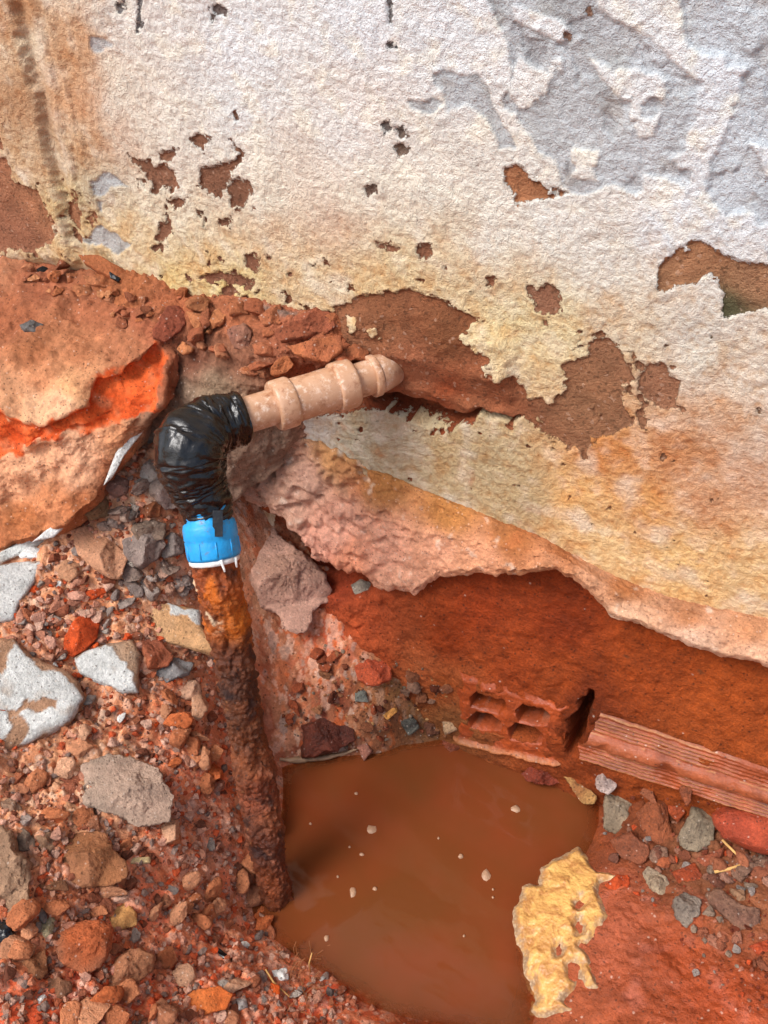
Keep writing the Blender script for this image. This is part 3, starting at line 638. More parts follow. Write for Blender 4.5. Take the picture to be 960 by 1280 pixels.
# earth and old concrete bank behind the elbow
def build_bank():
    rows = [[at_y(x, y, YW + 0.004) for x, y in ((120,318),(190,342),(245,362),(295,368),(380,382),(420,384),(440,420),(452,440))],
            [at_y(x, y, YW - 0.010) for x, y in ((120,340),(190,362),(245,385),(295,395),(370,400),(410,402),(432,430),(446,448))],
            [at_y(x, y, YW - 0.028) for x, y in ((120,400),(190,400),(240,425),(290,440),(350,440),(390,440),(415,448),(436,458))],
            [at_y(x, y, YW - 0.034 + 0.044 * max(0, x - 330) / 80) for x, y in ((130,470),(200,440),(245,450),(280,462),(330,478),(380,474),(410,476),(430,480))],
            [at_y(x, y, YW - 0.045 + 0.055 * max(0, x - 300) / 110) for x, y in ((140,540),(195,490),(230,466),(280,480),(330,500),(370,505),(400,508),(425,510))],
            [at_y(x, y, YW - 0.055 + 0.06 * max(0, x - 280) / 110) for x, y in ((150,600),(190,540),(230,520),(280,540),(330,540),(360,535),(390,530),(420,526))],
            [at_y(x, y, YW - 0.055 + 0.06 * max(0, x - 280) / 110) for x, y in ((150,680),(190,640),(230,620),(280,640),(330,600),(360,575),(390,560),(420,545))]]
    P, nu, nv = loft(rows, 260, [18, 34, 20, 26, 40, 40], 3, 5)
    n = grid_normals(P, nu, nv); n = np.where((np.sum(n * (CAM - P), 1) < 0)[:, None], -n, n)
    px, py = proj(P)
    up = sst(470, 440, py - 0.1 * (px - 300))
    k = fbm(P, 32, 4, 81) * 0.010 + np.abs(fbm(P, 75, 3, 82)) * 0.008 * up + fbm(P, 190, 2, 83) * 0.0013
    P = P + n * k[:, None]
    C = colfield(px, py, [(150,350,'#a4623c'),(230,380,'#a05c3a'),(300,400,'#a2603f'),(350,420,'#9c5c40'),(420,400,'#9c5a38'),(400,450,'#a05e42'),(300,450,'#8c5c44'),(240,450,'#7a4a36'),(230,500,'#8a7460'),(270,490,'#8f7a62'),(310,520,'#8c745e'),(210,560,'#85776a'),(220,620,'#7c6a5e'),(330,560,'#8c7260'),(430,480,'#9a4c28'),(470,500,'#94461f'),(460,460,'#8c5034')])
    C *= (1 + 0.32 * fbm(P, 55, 3, 84) + 0.2 * fbm(P, 180, 2, 85))[:, None]
    C = mix(C, np.broadcast_to(lin('#6f7a74'), C.shape), sst(0, 8, sdist(px + 40 * fbm(P, 60, 2, 86), py, [(300,372),(380,388),(395,400),(350,402),(310,392)], 20)) * 0.5)
    me = raw_mesh('earth_bank', P, grid_faces(nu, nv)); set_col(me, C); register(P, nu, nv, 3); return me
tag(add_obj('earth_bank', build_bank(), M_STONE), 'crumbling brown earth bank below the plaster edge', 'earth bank', kind='structure')

# broken block of paving at the left, an orange clay seam running through it
def build_slab():
    def row(zl, zr, pts): return [at_z(px, py, zl + (zr - zl) * max(px, -60) / 200.0) for px, py in pts]
    rows = [[at_y(px, py, .195) for px, py in [(-420,170),(-160,240),(0,285),(60,300),(120,314),(200,340),(240,352)]],
            row(.392, .402, [(-420,230),(-160,300),(0,345),(60,352),(120,358),(200,372),(238,378)]),
            row(.370, .395, [(-420,390),(-160,430),(0,455),(60,440),(110,415),(185,408),(224,398)]),
            row(.350, .386, [(-420,480),(-160,500),(0,512),(50,492),(100,478),(150,462),(190,432),(216,412)]),
            row(.332, .378, [(-420,510),(-160,530),(0,538),(50,536),(100,512),(118,490),(150,478),(196,440),(222,425)]),
            row(.315, .368, [(-420,540),(-160,552),(0,560),(35,560),(80,545),(120,520),(160,500),(200,470),(226,440)]),
            row(.305, .352, [(-420,560),(-160,570),(0,574),(40,566),(95,552),(140,535),(175,520),(200,505),(224,470)]),
            row(.290, .345, [(-420,605),(-160,602),(0,596),(50,585),(110,560),(150,545),(180,528),(196,512),(218,492)]),
            row(.262, .335, [(-420,640),(-160,632),(0,628),(50,615),(90,600),(130,575),(165,552),(188,525),(210,505)]),
            row(.225, .320, [(-420,720),(-160,705),(0,686),(40,672),(80,655),(120,625),(150,585),(175,545),(200,520)]),
            row(.185, .275, [(-420,735),(-160,722),(0,703),(40,690),(80,672),(125,640),(155,600),(182,560),(206,535)])]
    P, nu, nv = loft(rows, 440, [30, 70, 44, 20, 16, 16, 24, 28, 50, 20], 4, 3)
    n = grid_normals(P, nu, nv); n = np.where((np.sum(n * (CAM - P), 1) < 0)[:, None], -n, n)
    px, py = proj(P)
    vrow = np.repeat(np.arange(nv), nu)
    top = sst(110, 60, vrow)
    wx, wy = fbm(P, 40, 3, 91) * 10, fbm(P, 40, 3, 92) * 8
    orange = sdist(px + wx * .6, py + wy * .6, [(-500,500),(0,517),(25,530),(58,530),(83,520),(112,507),(119,480),(121,463),(146,457),(175,453),(196,430),(204,440),(202,480),(192,509),(179,520),(146,526),(121,540),(96,546),(62,551),(25,567),(0,570),(-500,560)], 40)
    dd, r_ = cells(P[:, 0] + fbm(P, 60, 2, 101) * .006, P[:, 1] + P[:, 2] * .7 + fbm(P, 60, 2, 102) * .006, 75, 11)
    k = (r_ > 0.72) * np.clip(0.42 - dd, 0, 1) * 0.010 * top - (r_ < 0.12) * np.clip(0.4 - dd, 0, 1) * 0.006 + fbm(P, 20, 3, 93) * 0.008 + fbm(P, 70, 4, 94) * 0.0055 + np.abs(fbm(P, 45, 3, 95)) * 0.004 * top + fbm(P, 220, 2, 96) * 0.0007
    o = sst(-3, 6, orange)
    P = P + n * (k - 0.007 * o)[:, None]
    C = colfield(px + wx, py + wy, [(50,350,'#92563a'),(20,400,'#925638'),(120,380,'#965a3c'),(180,390,'#98583c'),(100,440,'#a06644'),(40,440,'#9a603e'),(150,430,'#a06646'),(20,500,'#c08a64'),(60,470,'#b87c56'),(90,485,'#c99468'),(40,510,'#d0a07a'),(80,505,'#d0a07c'),(110,480,'#c28a62'),
        (40,590,'#d8a27c'),(100,570,'#d8a480'),(90,592,'#d29c78'),(20,600,'#d09670'),(150,555,'#bc825c'),(60,620,'#b87850'),(30,645,'#a8663c'),(100,630,'#a5643e'),(140,590,'#9c6040'),(20,680,'#a4643e'),(215,400,'#9a583c'),(210,480,'#94563a'),(195,540,'#8c6a54'),(0,325,'#a0694a')], 2.0, 8)
    C *= 1.08 * (1 + 0.30 * fbm(P, 50, 4, 97) + 0.2 * fbm(P, 170, 2, 98))[:, None]
    oc = mix(np.broadcast_to(lin('#d8602c'), C.shape), np.broadcast_to(lin('#c04818'), C.shape), sst(-0.2, 0.4, fbm(P, 40, 3, 99)))
    oc = mix(oc, np.broadcast_to(lin('#c07a54'), C.shape), sst(0.05, 0.45, fbm(P, 60, 4, 103)) * 0.6) * (1 + 0.25 * fbm(P, 160, 3, 104))[:, None]
    C = mix(C, oc, sst(-2.5, 3.0, orange + 13 * fbm(P, 90, 4, 100)))
    me = raw_mesh('paving_block', P, grid_faces(nu, nv)); set_col(me, C); register(P, nu, nv, 4); return me
tag(add_obj('broken_paving_block', build_slab(), M_SLAB), 'broken brown earth and mortar block with a bright orange clay seam', 'broken paving')

# ================================================================== water
def build_water():
    a = np.array([at_z(x, y, 0) for x, y in ((300,900),(800,900),(800,1400),(250,1400))])
    xs = np.arange(a[:, 0].min(), a[:, 0].max(), 0.003); ys = np.arange(a[:, 1].min() , a[:, 1].max() + 0.02, 0.003)
    X, Y = np.meshgrid(xs, ys); xy = np.stack([X.ravel(), Y.ravel()], 1)
    P = np.c_[xy, np.zeros(len(xy))]
    me = raw_mesh('water', P, grid_faces(len(xs), len(ys)))
    set_f(me, np.clip(-ground_z(xy), 0, 0.05), 'depth'); return me
M_WATER, t_, b_ = nt('muddy_water'); q = NB(t_); co = q.n('ShaderNodeTexCoord').outputs['Object']
dep = q.math('ADD', q.attr('depth').outputs['Fac'], q.mr(q.noise(25, 3, 0.6, co), 0.3, 0.7, -0.003, 0.003))
op = q.math('SUBTRACT', 1.0, q.math('POWER', 2.718, q.math('MULTIPLY', dep, -150.0)), True)
cw = q.mixc(q.mr(q.noise(9, 3, 0.6, co), 0.35, 0.65, 0, 1), lin('#75391e'), lin('#683a1d'))
q.link(cw, b_.inputs['Base Color']); b_.inputs['Roughness'].default_value = 0.03; b_.inputs['IOR'].default_value = 1.33
bp = q.n('ShaderNodeBump'); bp.inputs['Distance'].default_value = 0.0006; bp.inputs['Strength'].default_value = 0.3
q.link(q.noise(18, 2, 0.5, co), bp.inputs['Height']); q.link(bp.outputs[0], b_.inputs['Normal'])
tr = q.n('ShaderNodeBsdfTransparent'); tr.inputs[0].default_value = (0.93, 0.72, 0.5, 1)
mx = q.n('ShaderNodeMixShader'); q.link(q.mr(op, 0, 1, 0.25, 1.0), mx.inputs[0]); q.link(tr.outputs[0], mx.inputs[1]); q.link(b_.outputs[0], mx.inputs[2])
out = [n for n in t_.nodes if n.type == 'OUTPUT_MATERIAL'][0]; q.link(mx.outputs[0], out.inputs[0])
tag(add_obj('water', build_water(), M_WATER), 'still brown muddy water filling the dug pit', 'water', kind='structure')

# ================================================================== pipe assembly
def frames(pts):
    pts = np.asarray(pts, float); t = np.gradient(pts, axis=0); t /= np.linalg.norm(t, axis=1)[:, None]
    up = np.array([0.2, -1.0, 0.3]); N = [];
    for i in range(len(pts)):
        a = up if i == 0 else N[-1]
        a = a - t[i] * (a @ t[i]); N.append(a / np.linalg.norm(a))
    N = np.array(N); return t, N, np.cross(t, N)
def tube(name, pts, rad, ns=56, disp=None, cap=True, dense=None, smooth=6, prof=None):
    pts = np.asarray(pts, float); rad = np.asarray(rad, float)
    if dense:
        s = np.r_[0, np.cumsum(np.linalg.norm(np.diff(pts, axis=0), axis=1))]; t = np.linspace(0, s[-1], dense)
        pts = smooth1(np.stack([np.interp(t, s, pts[:, k]) for k in range(3)], 1), smooth); rad = smooth1(np.interp(t, s, rad), smooth)
    T, N, B = frames(pts)
    th = np.linspace(0, 2 * np.pi, ns, endpoint=False)
    n = len(pts)
    dirs = N[:, None] * np.cos(th)[None, :, None] + B[:, None] * np.sin(th)[None, :, None]
    S = np.repeat(np.arange(n) / (n - 1), ns); TH = np.tile(th, n)
    R = np.repeat(rad, ns)
    P0 = np.repeat(pts, ns, 0); Dn = dirs.reshape(-1, 3)
    if disp is not None: R = R + disp(P0 + Dn * R[:, None], S, TH)
    P = P0 + Dn * R[:, None]
    F = grid_faces(ns, n, True).tolist()
    if cap:
        P = np.vstack([P, pts[:1], pts[-1:]]); a = n * ns
        F = np.array(F)
        i = np.arange(ns); j = (i + 1) % ns
        F = np.vstack([F, np.stack([np.full(ns, a), j, i, i], 1)[:, [0, 1, 2, 2]]])
        F2 = np.stack([np.full(ns, a + 1), (n - 1) * ns + i, (n - 1) * ns + j], 1)
        F1 = np.stack([np.full(ns, a), j, i], 1)
        me = bpy.data.meshes.new(name)
        me.from_pydata([tuple(p) for p in P], [], grid_faces(ns, n, True).tolist() + F1.tolist() + F2.tolist())
        me.polygons.foreach_set('use_smooth', [True] * len(me.polygons)); me.update()
    else: me = raw_mesh(name, P, F)
    return me, P
PX = D0 / FPX                               # metres per photo pixel at the elbow
pipe_bottom = at_t(345, 1122, D0 * 1.22); pipe_top = at_t(266, 694, D0)
pipe = empty('water_pipe', tuple(pipe_bottom), 'repaired water pipe: rusty iron below, blue fitting, black taped elbow, tan plastic', 'pipe')
def part(name, me, mat, parent=None, label=None):
    o = add_obj(name, me, mat)
    if parent is None: adopt(o, pipe)
    else: o.parent = parent; o.location = -Vector(parent.location) - Vector(pipe.location) if False else o.location
    if label: o['label'] = label
    return o
S_ = at_t(236, 541, D0 * 0.985); E_ = at_y(486, 464, YW - 0.004)
def pv(x):
    """point of the plastic pipe's axis seen at photo column x"""
    lo, hi = -0.2, 1.3
    for _ in range(40):
        m = (lo + hi) / 2
        if proj((S_ + (E_ - S_) * m)[None])[0][0] < x: lo = m
        else: hi = m
    return S_ + (E_ - S_) * lo
M_PVC, t_, b_ = nt('tan_plastic'); q = NB(t_); co = q.n('ShaderNodeTexCoord').outputs['Object']
c = q.mixc(q.mr(q.noise(55, 4, 0.6, co), 0.35, 0.65, 0, 1), lin('#b28665'), lin('#c29a7c'))
c = q.mixc(q.math('MULTIPLY', q.mr(q.noise(160, 5, 0.75, co), 0.53, 0.66, 0, 1), 0.65), c, lin('#e2cfbc'))
c = q.mixc(q.math('MULTIPLY', q.mr(q.noise(90, 5, 0.75, co), 0.54, 0.68, 0, 1), 0.75), c, lin('#8a5636'))
q.link(c, b_.inputs['Base Color']); q.link(q.mr(q.noise(120, 3, 0.6, co), 0.3, 0.7, 0.28, 0.55), b_.inputs['Roughness'])
bp = q.n('ShaderNodeBump'); bp.inputs['Distance'].default_value = 0.0003; q.link(q.noise(500, 4, 0.6, co), bp.inputs['Height']); q.link(bp.outputs[0], b_.inputs['Normal'])
def pvseg(name, x0, x1, prof, parent=None):
    a, b = pv(x0), pv(x1); pts, rad = [], []
    for s, r in prof: pts.append(a + (b - a) * s); rad.append(r)
    me, _ = tube(name, pts, rad, 64)
    return part(name, me, M_PVC, parent)
rp = 0.0128
pvseg('plastic_pipe', 262, 470, [(k / 24, rp) for k in range(25)])
cpl = pvseg('coupling', 350, 430, [(0, .0150), (.05, .0158), (.3, .0158), (.5, .0156), (.7, .0158), (.95, .0158), (1, .0150)])
def ring(name, x0, x1, r):
    return pvseg(name, x0, x1, [(0, rp * 0.98), (0.001, r - .0012), (.06, r - .0004), (.16, r), (.5, r), (.84, r), (.94, r - .0004), (.999, r - .0012), (1, rp * 0.98)])
for x0, x1, r in ((342, 366, .0182), (417, 441, .0182)):
    o = ring('collar', x0, x1, r); w = o.location.copy(); o.parent = cpl; o.location = Vector(pipe.location) + w - Vector(pipe.location) - Vector(cpl.location)
ring('wall_socket', 462, 471, .0156)
_u = (E_ - S_) / np.linalg.norm(E_ - S_); _e0 = pv(469)
_me, _ = tube('wall_elbow', [_e0, _e0 + _u * .003, _e0 + _u * .005 + np.array([0, .004, -.0005]), _e0 + _u * .006 + np.array([0, .012, -.003]), _e0 + _u * .006 + np.array([0, .030, -.006])], [.0142, .0142, .0140, .0136, .0130], 48, dense=30, smooth=3)
part('wall_elbow', _me, M_PVC)

# taped elbow
M_TAPE, t_, b_ = nt('black_tape'); b_.inputs['Base Color'].default_value = (0.008, 0.008, 0.009, 1); q = NB(t_); co = q.n('ShaderNodeTexCoord').outputs['Object']
q.link(q.mr(q.noise(90, 3, 0.6, co), 0.3, 0.7, 0.12, 0.30), b_.inputs['Roughness']); b_.inputs['Specular IOR Level'].default_value = 0.5
q.link(q.mixc(q.mr(q.noise(110, 4, 0.7, co), 0.62, 0.75, 0, 0.25), lin('#08080a'), lin('#3a342e')), b_.inputs['Base Color'])
bp = q.n('ShaderNodeBump'); bp.inputs['Distance'].default_value = 0.0008; bp.inputs['Strength'].default_value = 0.8
q.link(q.noise(190, 4, 0.65, co), bp.inputs['Height']); q.link(bp.outputs[0], b_.inputs['Normal'])
tp = [pv(306), pv(300), pv(288), pv(272), pv(258), at_t(243, 549, D0 * .975), at_t(237, 565, D0 * .97), at_t(240, 585, D0 * .975), at_t(247, 605, D0 * .985), at_t(255, 625, D0 * .99), at_t(261, 645, D0)]
tr_ = [k * PX for k in (25, 29, 29, 32, 36, 39, 41, 38, 33, 29, 27)]
def wrap(P, S, TH):
    n1 = fbm(P, 55, 3, 111) * 0.0035
    # overlapping turns of tape with creases running across the elbow
    turn = ((S * 9 + 0.35 * np.sin(TH) + TH / (2 * np.pi)) % 1.0)
    fold = np.abs(fbm(np.stack([S * 26, np.cos(TH) * 1.1, np.sin(TH) * 1.1], 1), 1.0, 3, 112)) * 0.0042
    return n1 + 0.0011 * turn + 0.0022 - fold * sst(0.0, 0.08, S)
me, _ = tube('tape_wrap', tp, tr_, 110, wrap, dense=150, smooth=5); tape = part('tape_wrap', me, M_TAPE, None, 'wrinkled glossy black tape wound round the pipe elbow')
# blue fitting
ax0, ax1 = at_t(257, 628, D0 * .992), at_t(268.5, 700, D0 * 1.0); 
M_BLUE, t_, b_ = nt('blue_plastic'); q = NB(t_); co = q.n('ShaderNodeTexCoord').outputs['Object']
c = q.mixc(q.mr(q.noise(80, 4, 0.65, co), 0.35, 0.65, 0, 1), lin('#0f88c6'), lin('#189cdc'))
c = q.mixc(q.math('MULTIPLY', q.mr(q.noise(130, 5, 0.75, co), 0.56, 0.70, 0, 1), 0.7), c, lin('#6a5a48'))
q.link(c, b_.inputs['Base Color']); q.link(q.mr(q.noise(150, 3, 0.6, co), 0.3, 0.7, 0.35, 0.6), b_.inputs['Roughness'])
bp = q.n('ShaderNodeBump'); bp.inputs['Distance'].default_value = 0.0003; q.link(q.noise(420, 4, 0.6, co), bp.inputs['Height']); q.link(bp.outputs[0], b_.inputs['Normal'])
prof = [(-.10, 24), (0, 27), (.02, 29), (.16, 29.5), (.18, 27.5), (.30, 27.5), (.34, 32), (.42, 33.5), (.58, 33.8), (.62, 32.6), (.66, 33.4), (.90, 33.4), (.95, 32.5), (.955, 28), (.96, 10)]
pts = [ax0 + (ax1 - ax0) * s for s, r in prof]
me, _ = tube('blue_fitting', pts, [r * PX for s, r in prof], 72); 
for p in me.polygons: p.use_smooth = True
blue = part('blue_fitting', me, M_BLUE, None, 'bright blue plastic threaded adapter')
def sub(name, me, mat, parent, label=None):
    o = add_obj(name, me, mat, parent); o.location = -Vector(pipe.location)-Vector(parent.location) if parent is not pipe else (0, 0, 0)
    if label: o['label'] = label
    return o
# ribs on the fitting
T, N, B = frames(np.array([ax0, ax1]))
for k in range(10):
    th = 2 * np.pi * k / 10
    d = N[0] * math.cos(th) + B[0] * math.sin(th)
    a = ax0 + (ax1 - ax0) * .64 + d * 33.2 * PX; b = ax0 + (ax1 - ax0) * .90 + d * 33.2 * PX
    me, _ = tube('rib', [a, (a + b) / 2, b], [.0007] * 3, 8); sub('rib', me, M_BLUE, blue)
M_WHITE = plain('white_sealant', '#dcdcd8', 0.5, 0.3, 0.08, (400, 0.0005), 200)
pts = [ax0 + (ax1 - ax0) * s for s in (.93, .97, 1.0, 1.04, 1.06)]
me, _ = tube('thread_sealant', pts, [29 * PX, 31.3 * PX, 31.5 * PX, 31 * PX, 26 * PX], 64, lambda P, S, TH: fbm(P, 160, 3, 113) * 0.0012); seal = part('thread_sealant', me, M_WHITE)
def on_pipe(px, py, push, base, r):
    """nearest point of a cylinder (axis base[0]->base[1]) seen at a pixel, pushed out"""
    d = rdir(px, py); d /= np.linalg.norm(d); a, b = base; u = (b - a) / np.linalg.norm(b - a)
    w = CAM - a; dd = d - u * (d @ u); ww = w - u * (w @ u)
    A, Bq, Cq = dd @ dd, 2 * dd @ ww, ww @ ww - (r + push) ** 2
    disc = max(Bq * Bq - 4 * A * Cq, 0); return CAM + d * ((-Bq - math.sqrt(disc)) / (2 * A))
for pts in ([(276,700),(278,706),(280,711),(281,715)], [(294,696),(295,703),(296,709)]):
    q3 = [on_pipe(x, y, .0002, (ax0, ax1), 31.5 * PX) for x, y in pts]
    me, _ = tube('sealant_drip', q3, [.0011 - .0006 * i / len(q3) for i in range(len(q3))], 10); sub('drip', me, M_WHITE, seal)
# tail of tape stuck on the fitting
q3 = [on_pipe(x, y, .0008, (ax0, ax1), 33.5 * PX) for x, y in ((272, 638), (272, 650), (272, 661), (272, 671))]
vs, fs = [], []
for p in q3:
    s = CR * 0.0034; vs += [p - s, p + s, p + s + CF * .0012, p - s + CF * .0012]
for i in range(3):
    for j in range(4): fs.append((i * 4 + j, i * 4 + (j + 1) % 4, i * 4 + 4 + (j + 1) % 4, i * 4 + 4 + j))
fs += [(3, 2, 1, 0), (12, 13, 14, 15)]
me = bpy.data.meshes.new('tape_tail'); me.from_pydata([tuple(v) for v in vs], [], fs); sub('tape_tail', me, M_TAPE, tape)
# rusty pipe
M_RUST = earth('rust', rough=0.75, spec=0.45, vary=0.45, speck=(330, 0.05, 0.12), bump=((480, 0.0016), (160, 0.0022)), wet=0.3, white='#b07848', dark='#1c0d08')
pa, pb = at_t(268, 694, D0 * 1.0), at_t(345, 1122, D0 * 1.22)
pe = pb + (pb - pa) * 0.08
pts = [pa + (pe - pa) * k / 20 for k in range(21)]
rad = np.interp(np.linspace(0, 1, 21), [0, .08, .3, .45, .7, .85, 1], [.0172, .0174, .0158, .0154, .0164, .0150, .0138])
def rust(P, S, TH): return fbm(P, 45, 4, 121) * 0.0046 + np.abs(fbm(P, 130, 3, 122)) * 0.0048 - np.maximum(0, fbm(P, 75, 3, 128) - .1) * 0.006 + fbm(P * np.array([1, 1, .5]), 25, 2, 123) * 0.003 - 0.002
me, P = tube('rusty_pipe', pts, rad, 120, rust, dense=380, smooth=8)
px, py = proj(P)
C = colfield(px, py, [(265,710,'#86421a'),(300,720,'#8a4418'),(280,760,'#9a5010'),(300,780,'#b4620e'),(270,740,'#6a3016'),(290,820,'#5a2c14'),(310,850,'#6a3a1c'),(290,850,'#4a2a20'),(320,900,'#7a4018'),(290,890,'#6a3a1c'),(310,950,'#8a4c28'),(330,1000,'#7a3a22'),(345,1020,'#9a5a3a'),(345,1080,'#6a3418'),(330,1060,'#5a2a16'),(345,1110,'#7a3c18')])
C *= (1 + 0.7 * fbm(P, 60, 4, 124) + 0.35 * fbm(P, 180, 2, 125))[:, None]
C = mix(C, np.broadcast_to(lin('#2a130c'), C.shape), sst(0.1, 0.4, fbm(P, 50, 4, 129)) * 0.75)
C = mix(C, np.broadcast_to(lin('#c0660c'), C.shape), sst(0.05, 0.35, fbm(P, 40, 3, 126)) * sst(880, 760, py) * 0.8)
C = mix(C, np.broadcast_to(lin('#b0715a'), C.shape), sst(0.15, 0.45, fbm(P, 90, 3, 130)) * sst(900, 980, py) * 0.4)
C = mix(C, np.broadcast_to(lin('#d8ccba'), C.shape), sst(0.32, 0.42, fbm(P, 75, 3, 127)) * sst(275, 262, px - (py - 740) * .2) * sst(700, 740, py) * sst(800, 770, py) * 0.8)
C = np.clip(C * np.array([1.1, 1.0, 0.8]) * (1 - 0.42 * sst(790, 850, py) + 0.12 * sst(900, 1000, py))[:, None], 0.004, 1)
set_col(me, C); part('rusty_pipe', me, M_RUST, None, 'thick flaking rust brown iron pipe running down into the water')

# ================================================================== stones and chunks
def rock(name, label, cat, poly, colors, h=0.5, flat=3.4, mat=None, rough=1.0, facets=6, group=None, paint=None, kz=1.0, seed=None, lift=0.25, up=0.45):
    """a stone whose outline is given in photo pixels; it lies on whatever surface is there"""
    r = np.random.default_rng(abs(hash(label)) % 2 ** 31 if seed is None else seed)
    poly = np.asarray(poly, float); c = poly.mean(0)
    G, gn = hit(*c)
    tc = CAM - G; tc /= np.linalg.norm(tc)
    n = gn * 0.4 + tc * 0.6 + np.array([0, 0, up]); n /= np.linalg.norm(n)
    # outline on the tilted plane
    s = np.r_[0, np.cumsum(np.linalg.norm(np.diff(np.vstack([poly, poly[:1]]), axis=0), axis=1))]
    size = s[-1] / 3.6
    NS = int(np.clip(size * 1.25, 24, 120)); NR = int(np.clip(size * 0.30, 6, 28))
    t = np.linspace(0, s[-1], NS, endpoint=False); pp = np.vstack([poly, poly[:1]])
    ring = np.stack([np.interp(t, s, pp[:, k]) for k in (0, 1)], 1)
    def onp(px, py):
        d = rdir(px, py); return CAM + d * (((G - CAM) @ n) / (d @ n))
    ja = r.uniform(0, 50); jr = fbm(np.c_[ring * 0.09, np.full(len(ring), ja)], 1.0, 3, 3) * 0.07 * min(rough, 1.2)
    ring = c + (ring - c) * (1 + jr)[:, None]
    O = np.array([onp(*p) for p in ring]); O0 = onp(*c)
    w = np.sqrt(abs(np.linalg.norm(np.cross(O - O0, np.roll(O, -1, 0) - O0), axis=1).sum() / 2))
    H = h * w * 0.62
    a = O[0] - O0; a -= n * (a @ n); a /= np.linalg.norm(a); bq = np.cross(n, a)
    planes = [(r.uniform(0, 2 * np.pi), r.uniform(.25, 1.25), r.uniform(.62, 1.0)) for _ in range(facets)]
    V = [O0 + n * H]; rr = [0.0]
    for k in range(1, NR + 1):
        f = (k / NR) ** 0.8
        for o in O: V.append(O0 + (o - O0) * f); rr.append(f)
    V = np.array(V); rr = np.array(rr)
    prof = (1 - np.clip(rr, 0, 1) ** flat) ** 0.5
    uv = np.stack([(V - O0) @ a, (V - O0) @ bq], 1) / (w * 0.5)
    hh = H * prof
    for th, sl, k0 in planes: hh = np.minimum(hh, np.maximum(0, H * (k0 - sl * (uv[:, 0] * math.cos(th) + uv[:, 1] * math.sin(th)))) + 0.10 * H * prof)
    V = O0 + (V - O0) - n * ((V - O0) @ n)[:, None] + n * hh[:, None]
    # underside
    low = []
    for f, dz in ((0.96, .35), (.8, .75), (.45, 1.0)):
        for o in O: low.append(O0 + (o - O0) * f - n * (H * 0.8 * dz + 0.002))
    V = np.vstack([V, low, [O0 - n * (H * .85 + 0.003)]])
    NT = NR + 3; F = []
    for j in range(NS): F.append((0, 1 + j, 1 + (j + 1) % NS))
    for k in range(NT - 1):
        for j in range(NS):
            A = 1 + k * NS + j; Bx = 1 + k * NS + (j + 1) % NS; F.append((A, A + NS, Bx + NS, Bx))
    last = len(V) - 1
    for j in range(NS): F.append((1 + (NT - 1) * NS + (j + 1) % NS, 1 + (NT - 1) * NS + j, last))
    V = V + n * (H * lift)
    sd_ = r.uniform(0, 90)
    cen = V.mean(0); dr = V - cen; ln = np.linalg.norm(dr, axis=1)[:, None] + 1e-9
    amp = np.minimum(w * 0.075, 0.006) * min(rough, 1.3)
    rough = min(rough, 1.5)
    V = V + dr / ln * (fbm(V, 1.6 / w, 3, sd_) * amp + fbm(V, 90, 3, sd_ + 1) * 0.0026 * rough * min(1, w / 0.03) - np.abs(fbm(V, 160, 3, sd_ + 7)) * 0.0022 * rough * min(1, w / 0.02) + fbm(V, 380, 2, sd_ + 2) * 0.0007 * rough)[:, None]
    px, py = proj(V)
    c0, c1 = lin(colors[0]), lin(colors[1] if len(colors) > 1 else colors[0])
    C = mix(np.broadcast_to(c0, V.shape), np.broadcast_to(c1, V.shape), sst(-0.3, 0.4, fbm(V, 1.1 / w, 3, sd_ + 3)))
    C = C * (1 + 0.28 * fbm(V, 80, 3, sd_ + 4))[:, None]
    if paint is not None:
        pd = np.full(len(V), -20.0)
        for g in paint[1]: pd = np.maximum(pd, sdist(px + 11 * fbm(V, 80, 4, sd_ + 5), py + 11 * fbm(V, 80, 4, sd_ + 6), g, 20))
        pc = mix(np.broadcast_to(lin(paint[0]), C.shape), np.broadcast_to(lin('#a48c74'), C.shape), sst(0.1, 0.55, fbm(V, 60, 4, sd_ + 8)) * 0.6) * (0.92 + 0.2 * fbm(V, 200, 2, sd_ + 9))[:, None]
        C = mix(C, pc, sst(-1, 1, pd))
        V = V + n * (0.0012 * sst(-2, 1, pd))[:, None]
    loc = O0 - n * H * 0.3
    me = bpy.data.meshes.new(name); me.from_pydata([tuple(v) for v in V - loc], [], F)
    me.polygons.foreach_set('use_smooth', [True] * len(me.polygons)); set_col(me, np.clip(C, 0, 1)); me.update()
    o = add_obj(name, me, mat or M_STONE); o.location = loc
    return tag(o, label, cat, group)
def Z(x0, y0, s, pts): return [(x0 + x / s, y0 + y / s) for x, y in pts]
A = lambda pts: Z(0, 640, 4.364, pts)        # crops the outlines were read from
Bz = lambda pts: Z(0, 640, 2.4, pts)
Cz = lambda pts: Z(0, 920, 2.4, pts)
Dz = lambda pts: Z(560, 820, 2.4, pts)
Ez = lambda pts: Z(380, 680, 2.526, pts)
Fz = lambda pts: Z(180, 340, 3.2, pts)
Gz = lambda pts: Z(0, 280, 2.4, pts)
TAN = ('#bd8a66', '#b07c5a'); ORG = ('#c85022', '#b4461e'); GRY = ('#8f847c', '#7c726a'); BRN = ('#96583a', '#8a4e34'); WHT = '#d0d1cc'
